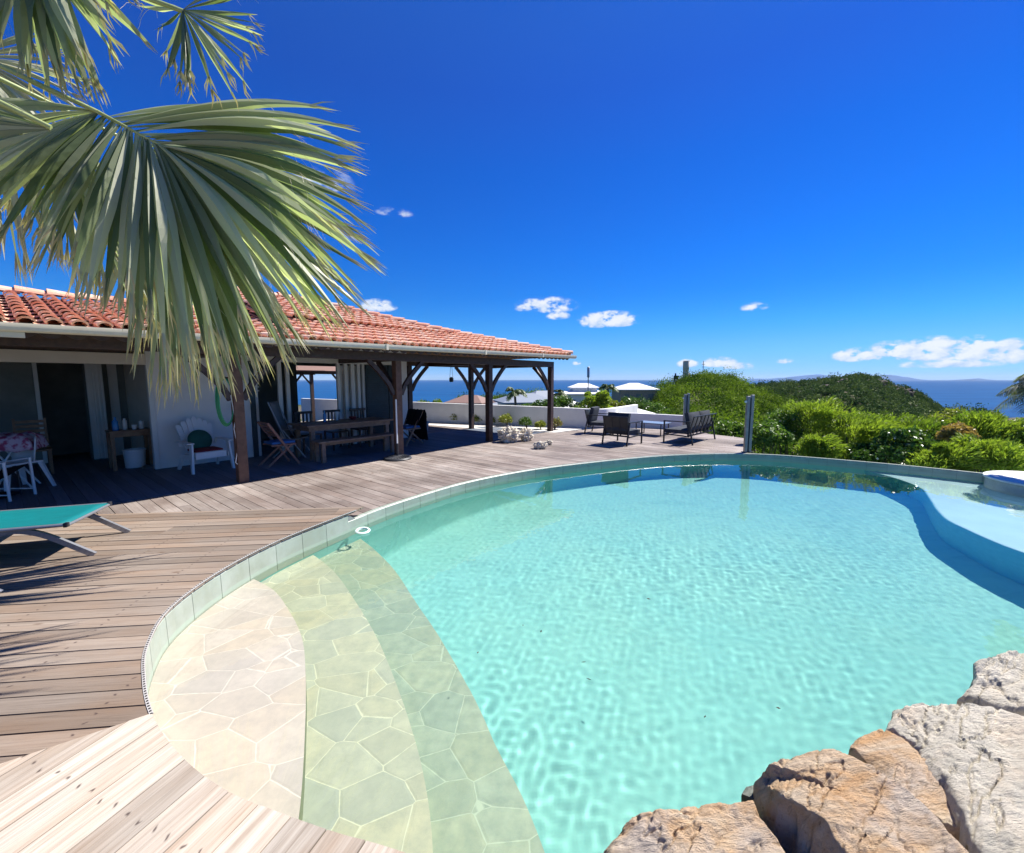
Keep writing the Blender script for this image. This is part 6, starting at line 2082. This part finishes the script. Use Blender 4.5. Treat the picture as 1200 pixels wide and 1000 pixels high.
L_PD = mat_leaf('dark_palm_leaf', (0.035, 0.07, 0.02), (0.10, 0.15, 0.04), transl=0.2)
for (px, Y, ty, L_, lb) in ((712, 50, 455, 1.6, 'dark palm between the two white roofed villas'), (603, 30, 459, 1.1, 'small palm in front of the blue grey roofed villa'), (655, 44, 461, 1.2, 'palm beside the last terrace post near the two tier villa'), (676, 27, 476, .8, 'small spiky palm at the top of the curved wall')):
    z = atY(px, ty, Y).z; X = (px - 600) / F * Y
    feather_palm((X, Y, z - 3.5), 3.5, L_, 13, lb, L_PD, int(px), leafw=.12, nl=14, group='palms on the slope below', tr_=.09)
# garden plants just behind the curved wall
for (px, Y, ty, r_, m_, lb) in ((697, 18, 462, .62, L_FEATH, 'bright green banana-like clump above the curved wall'), (716, 19, 470, .6, L_YEL, 'yellow green bush right of the banana-like clump'), (676, 18.5, 478, .42, L_MID, 'round low bush at the top of the curved wall'), (738, 24, 468, .9, L_DARK, 'dark bush in front of the wide white roofed villa'), (640, 22, 470, .7, L_DARK, 'dark bush behind the last terrace post'), (622, 26, 474, .7, L_MID, 'green bush behind the gravel bed wall'), (660, 30, 466, .8, L_DARK, 'dark bush in front of the pale stone outbuilding'), (765, 34, 472, 1.3, L_MID, 'green bush at the foot of the hill')):
    shrub(px, Y, atY(600, ty, Y).z, -3.2, r_, lb, m_, n=2600, leaf=.16, asp=.35, group='plants behind the curved wall')
scrub('slope_scrub', 'green scrub on the slope around the distant houses', (380, 760), (26, 95), 420, 1.0, .32, 150, L_HILL, lambda px, Y: Y > 30)

# perforated trim along the sawn ends of the raised deck
mb = MB(); mbd = MB()
pth = [p for p in mid_edge[5 * 5: iN + 1]]
arc_ = 0.0; step = .024
for a, b in zip(pth, pth[1:]):
    L_ = (b - a).length; d_ = (b - a) / L_; nr_ = Vector((-d_.y, d_.x))
    q0, q1 = a - nr_ * .006, b - nr_ * .006
    mb.add([(q0.x, q0.y, .098), (q1.x, q1.y, .098), (q1.x + nr_.x * .016, q1.y + nr_.y * .016, .098), (q0.x + nr_.x * .016, q0.y + nr_.y * .016, .098),
            (q0.x, q0.y, .104), (q1.x, q1.y, .104), (q1.x + nr_.x * .016, q1.y + nr_.y * .016, .104), (q0.x + nr_.x * .016, q0.y + nr_.y * .016, .104)],
           [(3, 2, 1, 0), (4, 5, 6, 7), (0, 1, 5, 4), (2, 3, 7, 6), (1, 2, 6, 5), (3, 0, 4, 7)])
    while arc_ < L_:
        c = a + d_ * arc_ + nr_ * .002
        mbd.box((c.x, c.y, .104), (.011, .009, .003), Matrix.Rotation(math.atan2(d_.y, d_.x), 3, 'Z'))
        arc_ += step
    arc_ -= L_
struct(mb.build('deck_edge_trim', M_('grey_trim', (.42, .40, .38), .6)), 'grey perforated trim along the curved deck edge', 'trim')
struct(mbd.build('deck_edge_slots', DK), 'row of dark drain slots along the curved deck edge', 'trim')
# rock outcrops on the far headland
CLIFF = mat_rock('purple_brown_cliff', (0.13, 0.10, 0.085), (0.085, 0.068, 0.065), (0.16, 0.13, 0.10), (0.22, 0.18, 0.14))
bm = bmesh.new(); bmesh.ops.create_icosphere(bm, subdivisions=4, radius=1)
for v in bm.verts:
    q = v.co * 1.2; d_ = noise.fractal(q * 1.4, .9, 2.1, 5) * .5; vd = noise.voronoi(q * 2)[0]; v.co *= 1 + d_ + (vd[1] - vd[0]) * .4
me_r = bpy.data.meshes.new('headland_outcrop'); bm.to_mesh(me_r); bm.free(); me_r.materials.append(CLIFF)
for k in range(20):
    px = random.choice((random.uniform(930, 1000), random.uniform(1000, 1105))); Y = random.uniform(330, 425)
    z = terrain_z(px, Y); r_ = random.uniform(3, 6.5)
    o = bpy.data.objects.new('headland_outcrop', me_r); COL.objects.link(o); o.location = ((px - 600) / F * Y, Y, z + r_ * .15)
    o.scale = (r_ * 1.5, r_, r_ * .55); o.rotation_euler = (0, 0, random.uniform(0, 6))
    tag(o, 'brown rock outcrop breaking through the scrub on the far headland', 'rock outcrop', 'rock outcrops on the far headland')

lp_ = hp(-2.42, 3.4, 2.36)
t = thing('ceiling_lamp', 'white ceiling lamp shade hanging in the dark left room', 'lamp', lp_)
mb = MB(); mb.lathe((0, 0, -.12), [(.20, 0), (.19, .03), (.12, .09), (.03, .12)], 24); mb.build('lamp_shade', PLASTIC, t, smooth=50)
mb = MB(); mb.tube([(0, 0, 0), (0, 0, .36)], .01, 6); mb.build('lamp_rod', PLASTIC, t)
LEAFD = M_('dark_fallen_leaf', (.03, .022, .012), .7)
for (px, py) in ((634, 740), (684, 776), (690, 796), (912, 830), (826, 840), (560, 765), (613, 733), (760, 702)):
    p = at(px, py, WZ + .004); mb = MB()
    a = random.uniform(0, 6); r_ = random.uniform(.006, .011)
    mb.add([(r_ * 1.6 * math.cos(a), r_ * 1.6 * math.sin(a), .002), (r_ * .6 * math.cos(a + 1.57), r_ * .6 * math.sin(a + 1.57), 0), (-r_ * 1.6 * math.cos(a), -r_ * 1.6 * math.sin(a), .002), (-r_ * .6 * math.cos(a + 1.57), -r_ * .6 * math.sin(a + 1.57), .004)], [(0, 1, 2, 3)])
    o = mb.build('fallen_leaf', LEAFD); o.location = p; o.modifiers.new('s', 'SOLIDIFY').thickness = .002
    tag(o, 'tiny dark leaf floating on the pool water', 'leaf', 'tiny leaves floating on the pool')

# ------------------------------------------------------------------ sea air: far islands fade to blue
mb = MB(); mb.bx(-41500, 41500, -41500, 41500, SEA_Z - 60, 320)
hm = bpy.data.materials.new('sea_air'); hm.use_nodes = True
hn = hm.node_tree; hn.nodes.remove(hn.nodes['Principled BSDF'])
hv = hn.nodes.new('ShaderNodeVolumePrincipled'); hv.inputs['Density'].default_value = 1.6e-5; hv.inputs['Color'].default_value = (.72, .86, 1, 1)
hn.links.new(hv.outputs[0], hn.nodes['Material Output'].inputs['Volume'])
struct(mb.build('haze', hm), 'thin blue sea haze over the far islands', 'haze', 'stuff')
